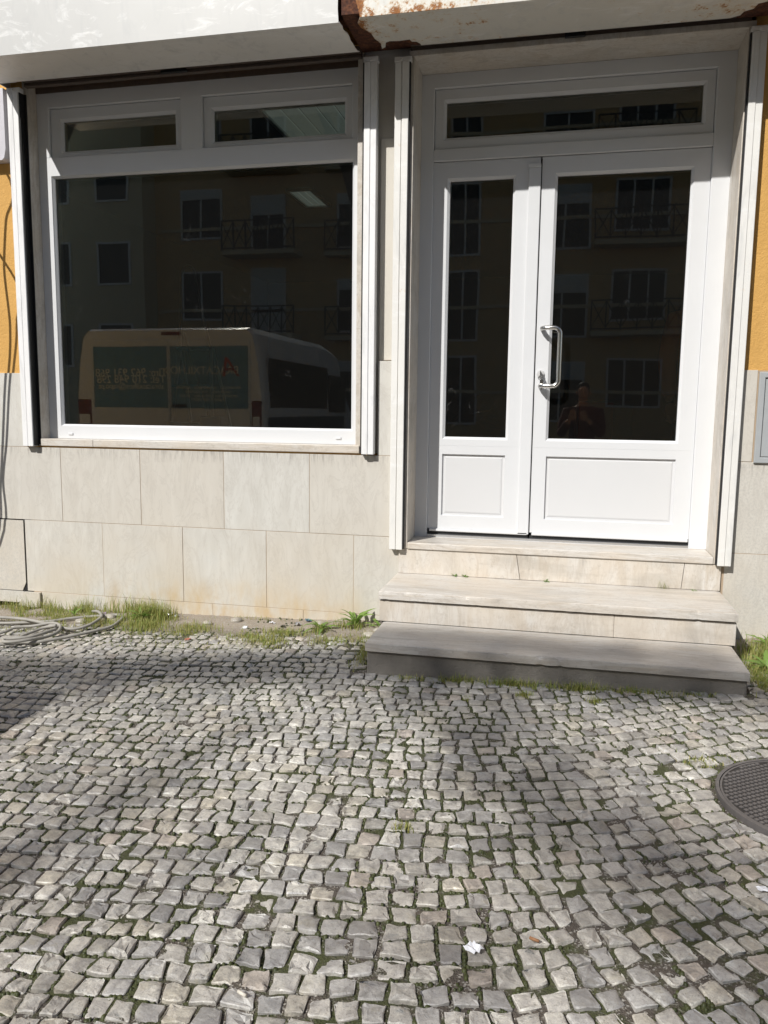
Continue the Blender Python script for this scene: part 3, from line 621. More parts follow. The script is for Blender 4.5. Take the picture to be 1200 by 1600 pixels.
rend = [(.70, -.080), (.742, -.100), (.752, -.135), (.79, -.155), (.80, -.20), (.845, -.215), (.86, -.30), (.875, -.4355)]
tr_ = shutter('roller_shutter', 'rust eaten shutter housing above the white double door', -1.03, .875, -.436, 1.8775, left+notch+rend[:1]+rend[1:],
    [(-1.035, 1.8765), (.9, 1.8765), (.9, 2.46), (-1.075, 2.46), (-1.085, 2.2), (-1.07, 2.0), (-1.05, 1.93)],
    ((-.9436, -.8683, 1), (.8117, .8827, -1)), -.7905, 1.822, (SHEET_R, RAIL_R), (-.868, .812))
m = MB(); m.box(-.07, .03, -.048, -.032, 1.870, 1.90, .003); m.build('latch', RUBBER, tr_)
m = MB(); m.prism(rag([(-1.137, 1.90), (-1.02, 1.90), (-1.03, 2.0), (-1.05, 2.15), (-1.06, 2.45), (-1.137, 2.45)]), -.425, -.40, 'y'); m.build('rusted_end', RUST, tr_); MB().box(-1.136, -.80, -.39, -.0, 1.905, 1.935).build('rusted_plate', RUST, tr_); MB().box(.74, 1.6, -.42, -.02, 1.900, 2.3).build('rusted_end', RUST, tr_)
fl = MB()
for k in range(40):                                          # curling rust flakes along the torn edge
    a = rnd.random(); X = -1.05+rnd.uniform(-.02, .03)+.05*a; Y = -.43+.33*a; z = 1.877
    fl.loops([[(X, Y, z+.004), (X+rnd.uniform(.005, .02), Y+.003, z-rnd.uniform(.001, .007)), (X+.006, Y+rnd.uniform(.008, .02), z+.004)]], True, True) if k % 2 else None
fl.build('rust_flakes', RUST, tr_)['kind'] = 'stuff'

def worn_slab(x0, x1, yf, yb, z0, z1, name, mat, parent, seed):
    q = random.Random(seed); n = int((x1-x0)/.018); L = []; chip = 0
    for k in range(n+1):
        x = x0+(x1-x0)*k/n
        if q.random() < .045: chip = q.choice((.003, .005, .009))
        c = .0035+.0012*noise.noise(Vector((x*30, seed, 0)))+chip*q.uniform(.6, 1); c2 = .002+.001*noise.noise(Vector((x*22, seed, 5)))+(chip*.4 if q.random() < .3 else 0); chip *= .35
        dz = .0012*noise.noise(Vector((x*2.2, seed, 9))); e = .003 if k in (0, n) else 0
        L.append([(x, yb, z0), (x, yb, z1+dz-e), (x, yf+.14, z1+dz*1.5-e), (x, yf+c*1.1+.004, z1-.0006-e), (x, yf+c*.3+e, z1-c-e), (x, yf+.0006*noise.noise(Vector((x*9, seed, 2)))+e, z1-.4*(z1-z0)), (x, yf+c2*.4+e, z0+c2), (x, yf+c2*1.4+.002, z0)])
    m = MB(); m.loops(L, True, True, True); return m.build(name, mat, parent, False, ((x0+x1)/2, (yf+yb)/2, (z0+z1)/2))
# ---------------------------------------------------------------- the steps
steps = empty('entrance_steps', (0, -.4, -1.2), 'two marble steps climbing to the white double door', 'steps')
worn_slab(-.9004, .8407, -.487, .002, -.9766, -.9322, 'tread', MARB_T, steps, 3)
worn_slab(-.8766, .8211, -.8692, -.4715, -1.1374, -1.0963, 'tread', MARB_T, steps, 8)
for a, b in ((-.8985, .2800), (.2808, .8385)):
    m = MB(); m.box(a, b, -.470, -.44, -1.0955, -.9838, .002); m.build('riser', MARB_R, steps, False, ((a+b)/2, -.47, -1.04))
m = MB(); m.box(-.8985, .8385, -.439, .0, -1.5, -.977); m.build('step_core', CONC, steps)
m = MB(); m.box(-.870, .817, -.852, -.4405, -1.5, -1.1378, .006); m.build('riser', RISER_CONC, steps)['label'] = 'dark rough riser of the lowest step'  # coarse concrete with a wide tone range

# ---------------------------------------------------------------- things on and by the wall
mh = empty('meter_hatch', (1.18, 0, 0), 'grey metal meter hatch in the stone at right of door', 'meter hatch')
GREYP = plain('grey_paint', (.42, .44, .45), .4, .2, .1, 20)
m = MB(); m.ring(.962, 1.40, -.250, .212, (.030, .03, .03, .03), [(0, 0, .012), (0, 0, -.012), (0, .003, -.015), (1, -.004, -.015), (1, 0, -.008), (1, 0, .012)]); m.build('hatch_frame', GREYP, mh)
m = MB(); m.box(.995, 1.367, -.006, .010, -.217, .179, .002); m.box(1.03, 1.333, -.009, -.005, -.182, .144, .002); m.build('hatch_door', GREYP, mh)
bx = MB(); bx.prism([(-3.75, 1.457), (-3.345, 1.457), (-3.330, 1.470), (-3.318, 1.52), (-3.318, 1.862), (-3.75, 1.862)], -.055, .010); tag(bx.build('wall_box', plain('lavender_white_metal', (.55, .54, .58), .4)), 'pale grey box on the yellow wall left of window', 'box')
# two cables hanging just outside the picture; their shadows fall on the wall at its left edge
CABLE = plain('black_cable', (.03, .03, .03), .5)
for pth, lab in (([(-3.354, 1.373), (-3.395, 1.139), (-3.421, .911), (-3.423, .796), (-3.404, .563), (-3.404, .446), (-3.413, .328), (-3.432, .20), (-3.451, .05), (-3.475, -.19), (-3.51, -.50), (-3.58, -.95)], 'black cable looping down the wall nearer the window'),
                 ([(-3.33, .75), (-3.351, .543), (-3.363, .406), (-3.397, .209), (-3.42, .049), (-3.452, -.234), (-3.49, -.47), (-3.53, -.90)], 'black cable hanging on the wall, lower loop')):
    T = .34; P = [Vector((X-.53*T, -T, Z+.975*T)) for X, Z in pth]; P = [Vector((-3.75, -.02, P[0].z+.25))]+P+[Vector((-4.2, -.3, -1.30))]
    # smooth it
    Q = []
    for i in range(len(P)-1):
        p0, p1, p2, p3 = P[max(i-1, 0)], P[i], P[i+1], P[min(i+2, len(P)-1)]
        for k in range(6):
            u = k/6; Q.append(.5*((2*p1)+(p2-p0)*u+(2*p0-5*p1+4*p2-p3)*u*u+(3*p1-p0-3*p2+p3)*u**3))
    m = MB(); m.tube(Q, .008, 6); tag(m.build('hanging_cable', CABLE, None, True), lab, 'cable', 'cables hanging left of the window')

def spline(P, n=8, closed=False):
    P = [Vector(p) for p in P]; Q = []
    for i in range(len(P)-1):
        p0, p1, p2, p3 = P[max(i-1, 0)], P[i], P[i+1], P[min(i+2, len(P)-1)]
        for k in range(n):
            u = k/n; Q.append(.5*((2*p1)+(p2-p0)*u+(2*p0-5*p1+4*p2-p3)*u*u+(3*p1-p0-3*p2+p3)*u**3))
    return Q+[P[-1]]
# grey hose lying in loops by the wall
hz = lambda x, y, l=0: (x, y, gz(x, y)+.024+l)
HS = ([(-3.6, -.38), (-3.299, -.40), (-3.227, -.424), (-3.08, -.388), (-2.943, -.337), (-2.853, -.266), (-2.741, -.199), (-2.70, -.18), (-2.638, -.139), (-2.585, -.155), (-2.54, -.224), (-2.515, -.307), (-2.518, -.405), (-2.577, -.504), (-2.665, -.615), (-2.759, -.709), (-2.854, -.742), (-2.933, -.795), (-3.0, -.83), (-3.5, -.92)],
      [(-3.7, -.34, .01), (-3.265, -.375, .02), (-3.095, -.39, .022), (-2.944, -.407, .012), (-2.849, -.445, .012), (-2.712, -.475, .004), (-2.642, -.406, .01), (-2.637, -.307, .018), (-2.675, -.231, .02), (-2.736, -.164, .022), (-2.80, -.12, .01)],
      [(-3.6, -.70), (-3.123, -.619), (-3.05, -.507, .006), (-2.965, -.473, .008), (-2.865, -.448, .024), (-2.777, -.478, .02), (-2.75, -.56, .012), (-2.764, -.643, .006), (-2.783, -.731, .022), (-2.842, -.79, .022), (-2.90, -.80, .02), (-2.914, -.765, .022), (-2.818, -.716, .026), (-2.783, -.643, .026), (-2.755, -.55, .024)],
      [(-2.80, -.62), (-2.852, -.691), (-2.884, -.690), (-2.914, -.633), (-2.907, -.54), (-2.875, -.493, .010), (-2.80, -.49, .026)])
m = MB(); [m.tube(spline([(x_+.004*rnd.gauss(0, 1), y_+.004*rnd.gauss(0, 1), gz(x_, y_)+.018+(l_[0] if l_ else 0)) for x_, y_, *l_ in P_]), .0090, 8) for P_ in HS]
tag(m.build('hose', plain('grey_hose', (.29, .275, .245), .6, 0, .45, 14), None, True), 'dirty grey hose lying in loops on weeds by wall', 'hose')

# round cast iron drain cover, square tread pattern
IRON = plain('cast_iron', (.135, .125, .122), .5, .2, .3, 35, .3)
mc = empty('manhole_cover', (MAN[0], MAN[1], gz(*MAN[:2])), 'round dark iron manhole cover with a square grid, right', 'manhole cover')
zc = gz(*MAN[:2])-.001; RR = MAN[2]
m = MB(); circ = lambda r, z: [(MAN[0]+r*math.cos(6.283*k/72), MAN[1]+r*math.sin(6.283*k/72), z) for k in range(72)]
m.loops([circ(RR, zc-.03), circ(RR, zc+.001), circ(RR-.011, zc+.001), circ(RR-.011, zc-.03)]); m.build('frame_ring', IRON, mc)
m = MB(); m.loops([circ(RR-.0135, zc-.03), circ(RR-.0135, zc-.0030)], True, False, True); m.build('lid', plain('groove_shade_iron', (.035, .032, .030), .7, .1, .3, 40), mc)  # lid coloured darker to put shade into the shallow grooves between studs
m = MB(); ca, sa = math.cos(R(36)), math.sin(R(36)); stp = .0188
for i in range(-21, 22):
    for j in range(-21, 22):
        u, v = i*stp, j*stp
        if math.hypot(u, v) > RR-.026: continue
        X, Y = MAN[0]+u*ca-v*sa, MAN[1]+u*sa+v*ca
        if .81 < X < .97 and -1.615 < Y < -1.555: continue
        L = [[(X+a*ca-b*sa, Y+a*sa+b*ca, z) for a, b in ((-h, -h), (h, -h), (h, h), (-h, h))] for h, z in ((.0060, zc-.0028), (.0055, zc-.0004))]
        m.loops(L, True, False, True)
m.loops([circ(RR-.0135, zc-.0028), circ(RR-.0135, zc-.0006), circ(RR-.020, zc-.0006), circ(RR-.020, zc-.0028)])
m.build('tread_studs', IRON, mc)['kind'] = 'stuff'
m = MB(); m.box(.83, .95, -1.60, -1.572, zc-.004, zc-.0018); m.build('lift_slot', RUBBER, mc)

# ---------------------------------------------------------------- grass, weeds, litter
GRASS = m_leaf('grass_blade', (.15, .27, .035), (.44, .40, .14), .4); WEED = m_leaf('weed_leaf', (.10, .21, .035), (.24, .36, .08), .35)
def blade(bm, lay, x, y, z, ln, lean, az, wd, tint, seg=3):
    d = Vector((math.cos(az), math.sin(az), 0)); s_ = Vector((-math.sin(az), math.cos(az), 0)); pv = None; p = Vector((x, y, z)); ang = R(86)
    for k in range(seg+1):
        w_ = wd*(1-k/seg)**.7; a = bm.verts.new(p-s_*w_); b = bm.verts.new(p+s_*w_) if k < seg else None
        if pv:
            f = bm.faces.new((pv[0], pv[1], b, a) if b else (pv[0], pv[1], a)); f.smooth = True
            for lp in f.loops: lp[lay] = (tint, tint, tint, 1)
        pv = (a, b); p = p+(d*math.cos(ang)+Vector((0, 0, 1))*math.sin(ang))*(ln/seg); ang -= lean/seg
patches = [(-3.0, -.07, .6, .08, 800, .055), (-2.9, -.18, .5, .10, 500, .026), (-2.85, -.32, .4, .12, 420, .030), (-3.1, -.5, .3, .12, 260, .024), (-2.62, -.3, .12, .08, 160, .03), (-1.9, -.06, .6, .05, 120, .025), (-2.2, -.42, .3, .1, 240, .022), (-1.5, -.45, .3, .12, 240, .018), (-2.75, -.24, .35, .09, 420, .035), (-3.2, -.22, .3, .1, 300, .04), (-2.40, -.14, .13, .09, 520, .085), (-2.62, -.05, .2, .03, 90, .10), (-3.0, -.04, .4, .03, 140, .085), (-2.34, -.32, .13, .10, 380, .05), (-2.05, -.40, .09, .06, 90, .03),
           (-2.02, -.30, .14, .07, 180, .035), (-1.62, -.42, .16, .07, 220, .032), (-1.50, -.50, .12, .08, 140, .03), (-1.47, -.32, .12, .05, 170, .035), (-1.30, -.26, .05, .05, 60, .05), (-1.2, -.42, .1, .08, 110, .028),
           (-.94, -.52, .035, .22, 260, .05), (-1.14, -.14, .10, .05, 90, .05), (-1.05, -.35, .12, .1, 110, .03), (.93, -.55, .05, .22, 420, .045), (1.02, -.35, .09, .12, 420, .06), (1.12, -.2, .2, .1, 300, .06), (.92, -.72, .05, .12, 120, .035),
           (-.42, -.895, .10, .02, 150, .035), (-.16, -.90, .13, .022, 230, .04), (.12, -.90, .12, .022, 220, .04), (.36, -.90, .12, .02, 150, .03), (.62, -.89, .1, .02, 70, .025), (-.65, -.89, .08, .02, 60, .025),
           (-.12, -1.02, .03, .02, 50, .03), (.18, -1.04, .03, .02, 50, .03), (-.36, -1.1, .02, .02, 30, .02), (-1.9, -.6, .25, .06, 80, .02), (-2.3, -.6, .2, .06, 60, .02), (-.43, -2.17, .03, .02, 45, .025), (.52, -1.55, .05, .05, 90, .018), (.60, -1.5, .05, .03, 60, .015)]
bm = bmesh.new(); lay = bm.loops.layers.float_color.new('tint')
for (x, y, rx, ry, n, hh) in patches:
    for k in range(int(n*1.9)):
        X, Y = rnd.gauss(x, rx*.55), rnd.gauss(y, ry*.55)
        if rx > .25 and noise.noise(Vector((X*7, Y*9, 2))) < -.02+.25*rnd.random()-.12: continue
        if Y > -.012 or (STEP[0] < X < STEP[1] and Y > STEP[2]-.004): continue
        blade(bm, lay, X, Y, soilz(X, Y)-.002, hh*rnd.uniform(.45, 1.5), rnd.uniform(.4, 1.9), rnd.uniform(0, 6.283), rnd.uniform(.0011, .0024), rnd.random()*.9)
me = bpy.data.meshes.new('grass'); bm.to_mesh(me); bm.free(); me.materials.append(GRASS); o = bpy.data.objects.new('grass', me); col.objects.link(o); tag(o, 'thin green grass growing along the foot of the wall', kind='stuff')
def leafmesh(ln, wd, teeth, seed):
    q = random.Random(seed); bm = bmesh.new(); lay = bm.loops.layers.float_color.new('tint'); n = 9; pv = None; ang = R(q.uniform(45, 70)); p = Vector((0, 0, 0)); tn = q.random()*.8
    for k in range(n+1):
        t = k/n; w_ = wd*math.sin(math.pi*min(1, .08+t*.92))**.8*(.55+.45*t)*(1-(.35*teeth if k % 2 else 0)); w_ = max(w_, .0012) if k < n else .0004
        c = bm.verts.new(p-Vector((0, 0, .15*w_))); a = bm.verts.new(p+Vector((0, -w_, .2*w_))); b = bm.verts.new(p+Vector((0, w_, .2*w_)))
        if pv:
            for f in (bm.faces.new((pv[0], c, a, pv[1])), bm.faces.new((pv[0], pv[2], b, c))):
                f.smooth = True
                for lp in f.loops: lp[lay] = (tn, tn, tn, 1)
        pv = (c, a, b); p = p+Vector((math.cos(ang), 0, math.sin(ang)))*ln/n; ang -= R(q.uniform(5, 11))
    me = bpy.data.meshes.new('leaf'); bm.to_mesh(me); bm.free(); me.materials.append(WEED); return me
LM = [leafmesh(.10, .012, .8, 1), leafmesh(.085, .010, .6, 2), leafmesh(.07, .013, .2, 3), leafmesh(.05, .009, 0, 4), leafmesh(.11, .011, 1, 5)]
def weed(loc, n, size, label, group=None, kinds=(0, 1, 2, 4)):
    t = empty('weed', loc, label, 'weed', group)
    for k in range(n):
        o = bpy.data.objects.new('leaf', LM[rnd.choice(kinds)]); col.objects.link(o); o.parent = t
        o.rotation_euler = (rnd.uniform(-.3, .3), rnd.uniform(-.35, .45), 6.283*k/n+rnd.uniform(-.4, .4)); s_ = size*rnd.uniform(.6, 1.15); o.scale = (s_, s_, s_)
    return t
WG = 'weeds growing along the wall and steps'
weed((-1.12, -.11, soilz(-1.12, -.11)), 21, 1.55, 'tall toothed dandelion weed at wall left of steps', WG)
weed((-1.29, -.23, soilz(-1.29, -.23)), 18, 1.2, 'flat light green weed rosette between wall and cobbles', WG)
weed((-.965, -.14, soilz(-.965, -.14)), 10, 1.1, 'small upright weed against the left end of steps', WG)
weed((-2.42, -.20, soilz(-2.42, -.20)), 30, 1.3, 'bushy dark green weed beside the grey hose', WG, (1, 3, 2))
weed((-2.92, -.14, soilz(-2.92, -.14)), 12, .8, 'low weed at wall behind the hose loops', WG, (1, 3))
weed((.98, -.50, soilz(.98, -.5)), 24, 1.3, 'leafy green weed at the right end of steps', WG)
weed((1.06, -.16, soilz(1.06, -.16)), 11, 1.35, 'tall broad leaved weed by wall right of steps', WG, (0, 2, 4))
weed((-.565, -.022, -.9322), 8, .42, 'tiny yellow green weed on upper step, left', WG, (3, 2))
weed((-.51, -.022, -.9322), 8, .46, 'tiny weed on upper step, beside its twin at left', WG, (3, 2))
weed((-.06, -.020, -.9322), 7, .52, 'small weed sprig at middle of the upper step', WG, (3,))
weed((.70, -.03, -.9322), 4, .45, 'two leaf seedling on upper step, far right', WG, (2, 3))
bm = bmesh.new(); lay = bm.loops.layers.float_color.new('tint')
for k in range(22): blade(bm, lay, .555+rnd.gauss(0, .016), -.022-.008*rnd.random(), -.934, rnd.uniform(.03, .065), rnd.uniform(.3, 1.3), rnd.choice((0, 3.14))+rnd.uniform(-.9, .9), .0013, rnd.uniform(.3, .9))
me = bpy.data.meshes.new('grass_tuft'); bm.to_mesh(me); bm.free(); me.materials.append(GRASS); o = bpy.data.objects.new('grass_tuft', me); col.objects.link(o); tag(o, 'spiky grass tuft in the joint of the upper step', 'grass tuft', WG)

def scrap(name, x, y, r, mt, label, cat, hgt=.012, seed=0, up_=.0):
    q = random.Random(seed); b = MB(); n = 4; z0 = max(gz(x, y), soilz(x, y))+.002+up_; V = []
    ax, ay = q.uniform(.7, 1.3), q.uniform(.6, 1.1); a0 = q.random()*3
    for i in range(n+1):
        for j in range(n+1):
            u, v = (i/n-.5)*2*r*ax*(1+q.uniform(-.2, .2)), (j/n-.5)*2*r*ay*(1+q.uniform(-.2, .2))
            V.append(b.bm.verts.new((x+u*math.cos(a0)-v*math.sin(a0), y+u*math.sin(a0)+v*math.cos(a0), z0+hgt*q.random()**1.5)))
    for i in range(n):
        for j in range(n):
            k = i*(n+1)+j
            if (i, j) in ((0, 0), (n-1, n-1)) and seed % 2: continue
            b.bm.faces.new((V[k], V[k+1], V[k+n+2], V[k+n+1]))
    o = b.build(name, mt); md = o.modifiers.new('thick', 'SOLIDIFY'); md.thickness = .0008; return tag(o, label, cat, 'litter on the pavement')
PAPER = plain('paper', (.72, .73, .76), .7); FOIL = plain('foil', (.6, .6, .62), .3, .7); BLUE = plain('blue_plastic', (.16, .30, .42), .4); REDP = plain('terracotta', (.34, .13, .08), .7); BLK = plain('black_plastic', (.02, .02, .025), .4)
scrap('paper_scrap', -.158, -2.667, .022, PAPER, 'torn white paper scrap on the cobbles near the front', 'paper scrap', .012, 3, .004)
scrap('foil_scrap', -2.317, -.065, .022, FOIL, 'crumpled silver foil at the wall beside the green weed', 'foil', .03, 5)
scrap('paper_scrap', -2.27, -.075, .016, PAPER, 'pale crumpled paper just right of the foil', 'paper scrap', .015, 6)
scrap('paper_scrap', -1.75, -.23, .022, PAPER, 'flat white paper bit in the dirt below the wall', 'paper scrap', .006, 7)
scrap('paper_scrap', -1.62, -.13, .016, PAPER, 'white paper flake nearest the wall, mid strip', 'paper scrap', .014, 9)
scrap('plastic_scrap', -1.53, -.20, .016, BLK, 'small black plastic bit in the dirt strip', 'plastic scrap', .016, 10)
scrap('paper_scrap', -1.46, -.13, .020, FOIL, 'shiny wrapper next to the blue plastic bit', 'wrapper', .022, 11)
scrap('plastic_scrap', -1.425, -.045, .018, BLUE, 'light blue plastic bit at the wall foot', 'plastic scrap', .022, 12)
scrap('tile_chip', -1.975, -.50, .018, REDP, 'red brown tile chip on the cobbles', 'tile chip', .010, 13)
scrap('paper_scrap', -2.72, -.14, .03, plain('purple_wrapper', (.30, .24, .30), .5), 'faded purple wrapper among weeds behind hose', 'wrapper', .025, 15)
scrap('paper_scrap', .558, -2.300, .016, PAPER, 'white paper spot at right edge below manhole', 'paper scrap', .005, 14, .004)
BUTT = plain('cork_paper', (.30, .15, .07), .7); WHT = plain('white_butt', (.62, .58, .5), .7)
def butt(x, y, az, label, mt):
    z = gz(x, y)+.010; d = Vector((math.cos(az), math.sin(az), 0)); p = Vector((x, y, z)); b = MB(); b.tube([p-d*.012, p+d*.012], .0038, 10); o = b.build('cigarette_butt', mt, None, True); return tag(o, label, 'cigarette butt', 'litter on the pavement')
butt(-.019, -2.61, -.35, 'orange cigarette butt right of the paper scrap', BUTT); butt(-.641, -2.912, -.4, 'pale cigarette butt near the bottom edge of pavement', WHT)
STN = [(-2.65, -.18), (-2.78, -.28), (-2.55, -.1), (-.97, -.19), (-1.0, -.28), (-2.0, -.2), (-1.85, -.12), (-1.33, -.12), (.87, -.80), (1.0, -.62), (1.05, -.72)]
STL = ['pale loose stone in the grass behind the hose loops', 'pale loose stone lying among the hose loops', 'loose stone between hose and wall, near the bushy weed', 'pale stone against the left end of steps, nearer the wall', 'pale stone against the left end of steps, further out', 'loose stone in the dirt strip below the third lower tile', 'loose stone close to the wall in the dirt strip', 'loose stone in the dirt beside the dandelion weed', 'pale rubble at the right front corner of steps', 'pale stone in the grass right of steps, nearer the wall', 'pale stone in the grass right of steps, outermost']
for i, (X, Y) in enumerate(STN):
    b = MB(); bmesh.ops.create_icosphere(b.bm, subdivisions=2, radius=.028*rnd.uniform(.6, 1.2))
    for v in b.bm.verts: v.co = Vector((v.co.x*1.3, v.co.y, v.co.z*.6))*(1+.25*noise.noise(v.co*40+Vector((i*3, 0, 0))))
    at = b.bm.loops.layers.float_color.new('tint')
    for f in b.bm.faces:
        for lp in f.loops: lp[at] = (.45, .42, .36, 1)
    bmesh.ops.translate(b.bm, verts=b.bm.verts, vec=(X, Y, soilz(X, Y)+.006))
    tag(b.build('loose_stone', COB, None, True), STL[i], 'stone', 'loose stones by the wall')

# ---------------------------------------------------------------- inside the shop
INS = 'things standing inside the shop'
sl_ = empty('step_ladder', (-3.75, 3.0, -.755), 'aluminium step ladder with blue treads behind the shop window', 'step ladder')
DALU = plain('dull_aluminium', (.30, .30, .30), .5, .3); TEAL = plain('blue_tread', (.06, .14, .20), .5)
for s_ in (-1, 1):
    m = MB(); m.tube([(-3.70+s_*.27, 3.0, -.755), (-3.72+s_*.17, 3.25, .62)], .02, 6); m.build('rail', DALU, sl_, True)
    m = MB(); m.tube([(-3.70+s_*.27, 3.75, -.755), (-3.72+s_*.17, 3.30, .60)], .016, 6); m.build('leg', DALU, sl_, True)
m = MB(); m.tube(spline([(-3.72-.17, 3.25, .6), (-3.85-.03, 3.27, 1.2), (-3.86, 3.27, 1.36), (-3.80, 3.27, 1.43), (-3.73, 3.27, 1.38), (-3.70, 3.27, 1.2), (-3.72+.17, 3.25, .6)]), .014, 6); m.build('hoop', DALU, sl_, True)
for z in (.60, .22, -.16, -.5):
    hw = .17+(.62-z)*.07; m = MB(); m.box(-3.715-hw, -3.715+hw, 3.22-(.62-z)*.18-.06, 3.22-(.62-z)*.18+.06, z-.02, z+.01, .004); m.build('tread', TEAL, sl_)
br = empty('broom', (-3.42, 2.9, -.2), 'dark broom standing head down behind the shop window', 'broom')
m = MB(); m.tube([(-3.74, 3.05, .74), (-3.42, 2.9, -.10)], .014, 8); m.build('handle', BLK, br, True)
m = MB(); m.box(-3.50, -3.28, 2.85, 2.95, -.17, -.085, .01); m.build('head', BLK, br)
m = MB(); [m.box(-3.49+.021*k, -3.475+.021*k, 2.86, 2.94, -.27, -.1705) for k in range(10)]; m.build('bristles', BROWN, br)
m = MB(); m.box(-3.9, -2.9, 2.7, 3.2, -.755, -.272, .01); tag(m.build('crate', BROWN), 'low brown crate carrying the broom behind the window', 'crate')
cb = empty('cabinet', (.3, 2.6, -.755), 'dull red cabinet behind the right door pane', 'cabinet')
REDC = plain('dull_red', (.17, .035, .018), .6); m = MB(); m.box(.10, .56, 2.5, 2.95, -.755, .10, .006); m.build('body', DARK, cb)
m = MB(); m.box(.12, .40, 2.485, 2.4995, -.24, .08, .004); m.build('door', REDC, cb); m = MB(); m.box(.12, .54, 2.485, 2.4995, -.74, -.27, .004); m.build('drawer', REDC, cb)
st = MB()
for k in range(160):
    X = rnd.uniform(-.86, -.42); Y = rnd.uniform(1.05, 1.35); a = rnd.uniform(-1.2, 1.2); L = rnd.uniform(.1, .3); z = rnd.uniform(-.45, .0); p = Vector((X, Y, z)); d = Vector((math.cos(a), rnd.uniform(-.2, .2), math.sin(a)))
    st.tube([p, p+d*L*.5, p+d*L+Vector((0, 0, -.03))], .0016, 3)
for k in range(60):
    X = rnd.uniform(-.86, -.42); st.tube([(X, 1.2, -.755), (X+rnd.uniform(-.05, .05), 1.2, -.3)], .0016, 3)
tag(st.build('straw_bundle', plain('dry_straw', (.14, .10, .055), .8)), 'bundle of dry straw strands behind the narrow door pane', 'straw')

# ---------------------------------------------------------------- people (one inside, one reflected)
def skin_mesh(name, chains, mat, parent, sub=2):
    """chains: list of lists of (x,y,z,r); a chain may start with an int = index of an earlier vertex"""
    V, E, Rr = [], [], []
    for ch in chains:
        prev = None
        for it_ in ch:
            if isinstance(it_, int): prev = it_; continue
            V.append(it_[:3]); Rr.append(it_[3]); k = len(V)-1
            if prev is not None: E.append((prev, k))
            prev = k
    me = bpy.data.meshes.new(name); me.from_pydata(V, E, []); me.update(); me.materials.append(mat)
    o = bpy.data.objects.new(name, me); col.objects.link(o); o.parent = parent
    md = o.modifiers.new('skin', 'SKIN'); md.use_smooth_shade = True
    me.skin_vertices[0].data[0].use_root = True
    for i, r in enumerate(Rr):
        me.skin_vertices[0].data[i].radius = (r, r) if not isinstance(r, tuple) else r
    sd = o.modifiers.new('sub', 'SUBSURF'); sd.levels = sub; sd.render_levels = sub
    return o
SKIN = plain('skin', (.42, .24, .16), .5, 0, .08); HAIR = plain('dark_hair', (.02, .015, .012), .6); NAVY = plain('navy_cloth', (.018, .022, .045), .85, 0, .2, 60); ORNG = plain('orange_cloth', (.62, .16, .02), .8, 0, .12, 60); REDS = plain('dark_red_cloth', (.06, .010, .008), .85, 0, .2, 60); BOOT = plain('black_boot', (.02, .018, .016), .6)
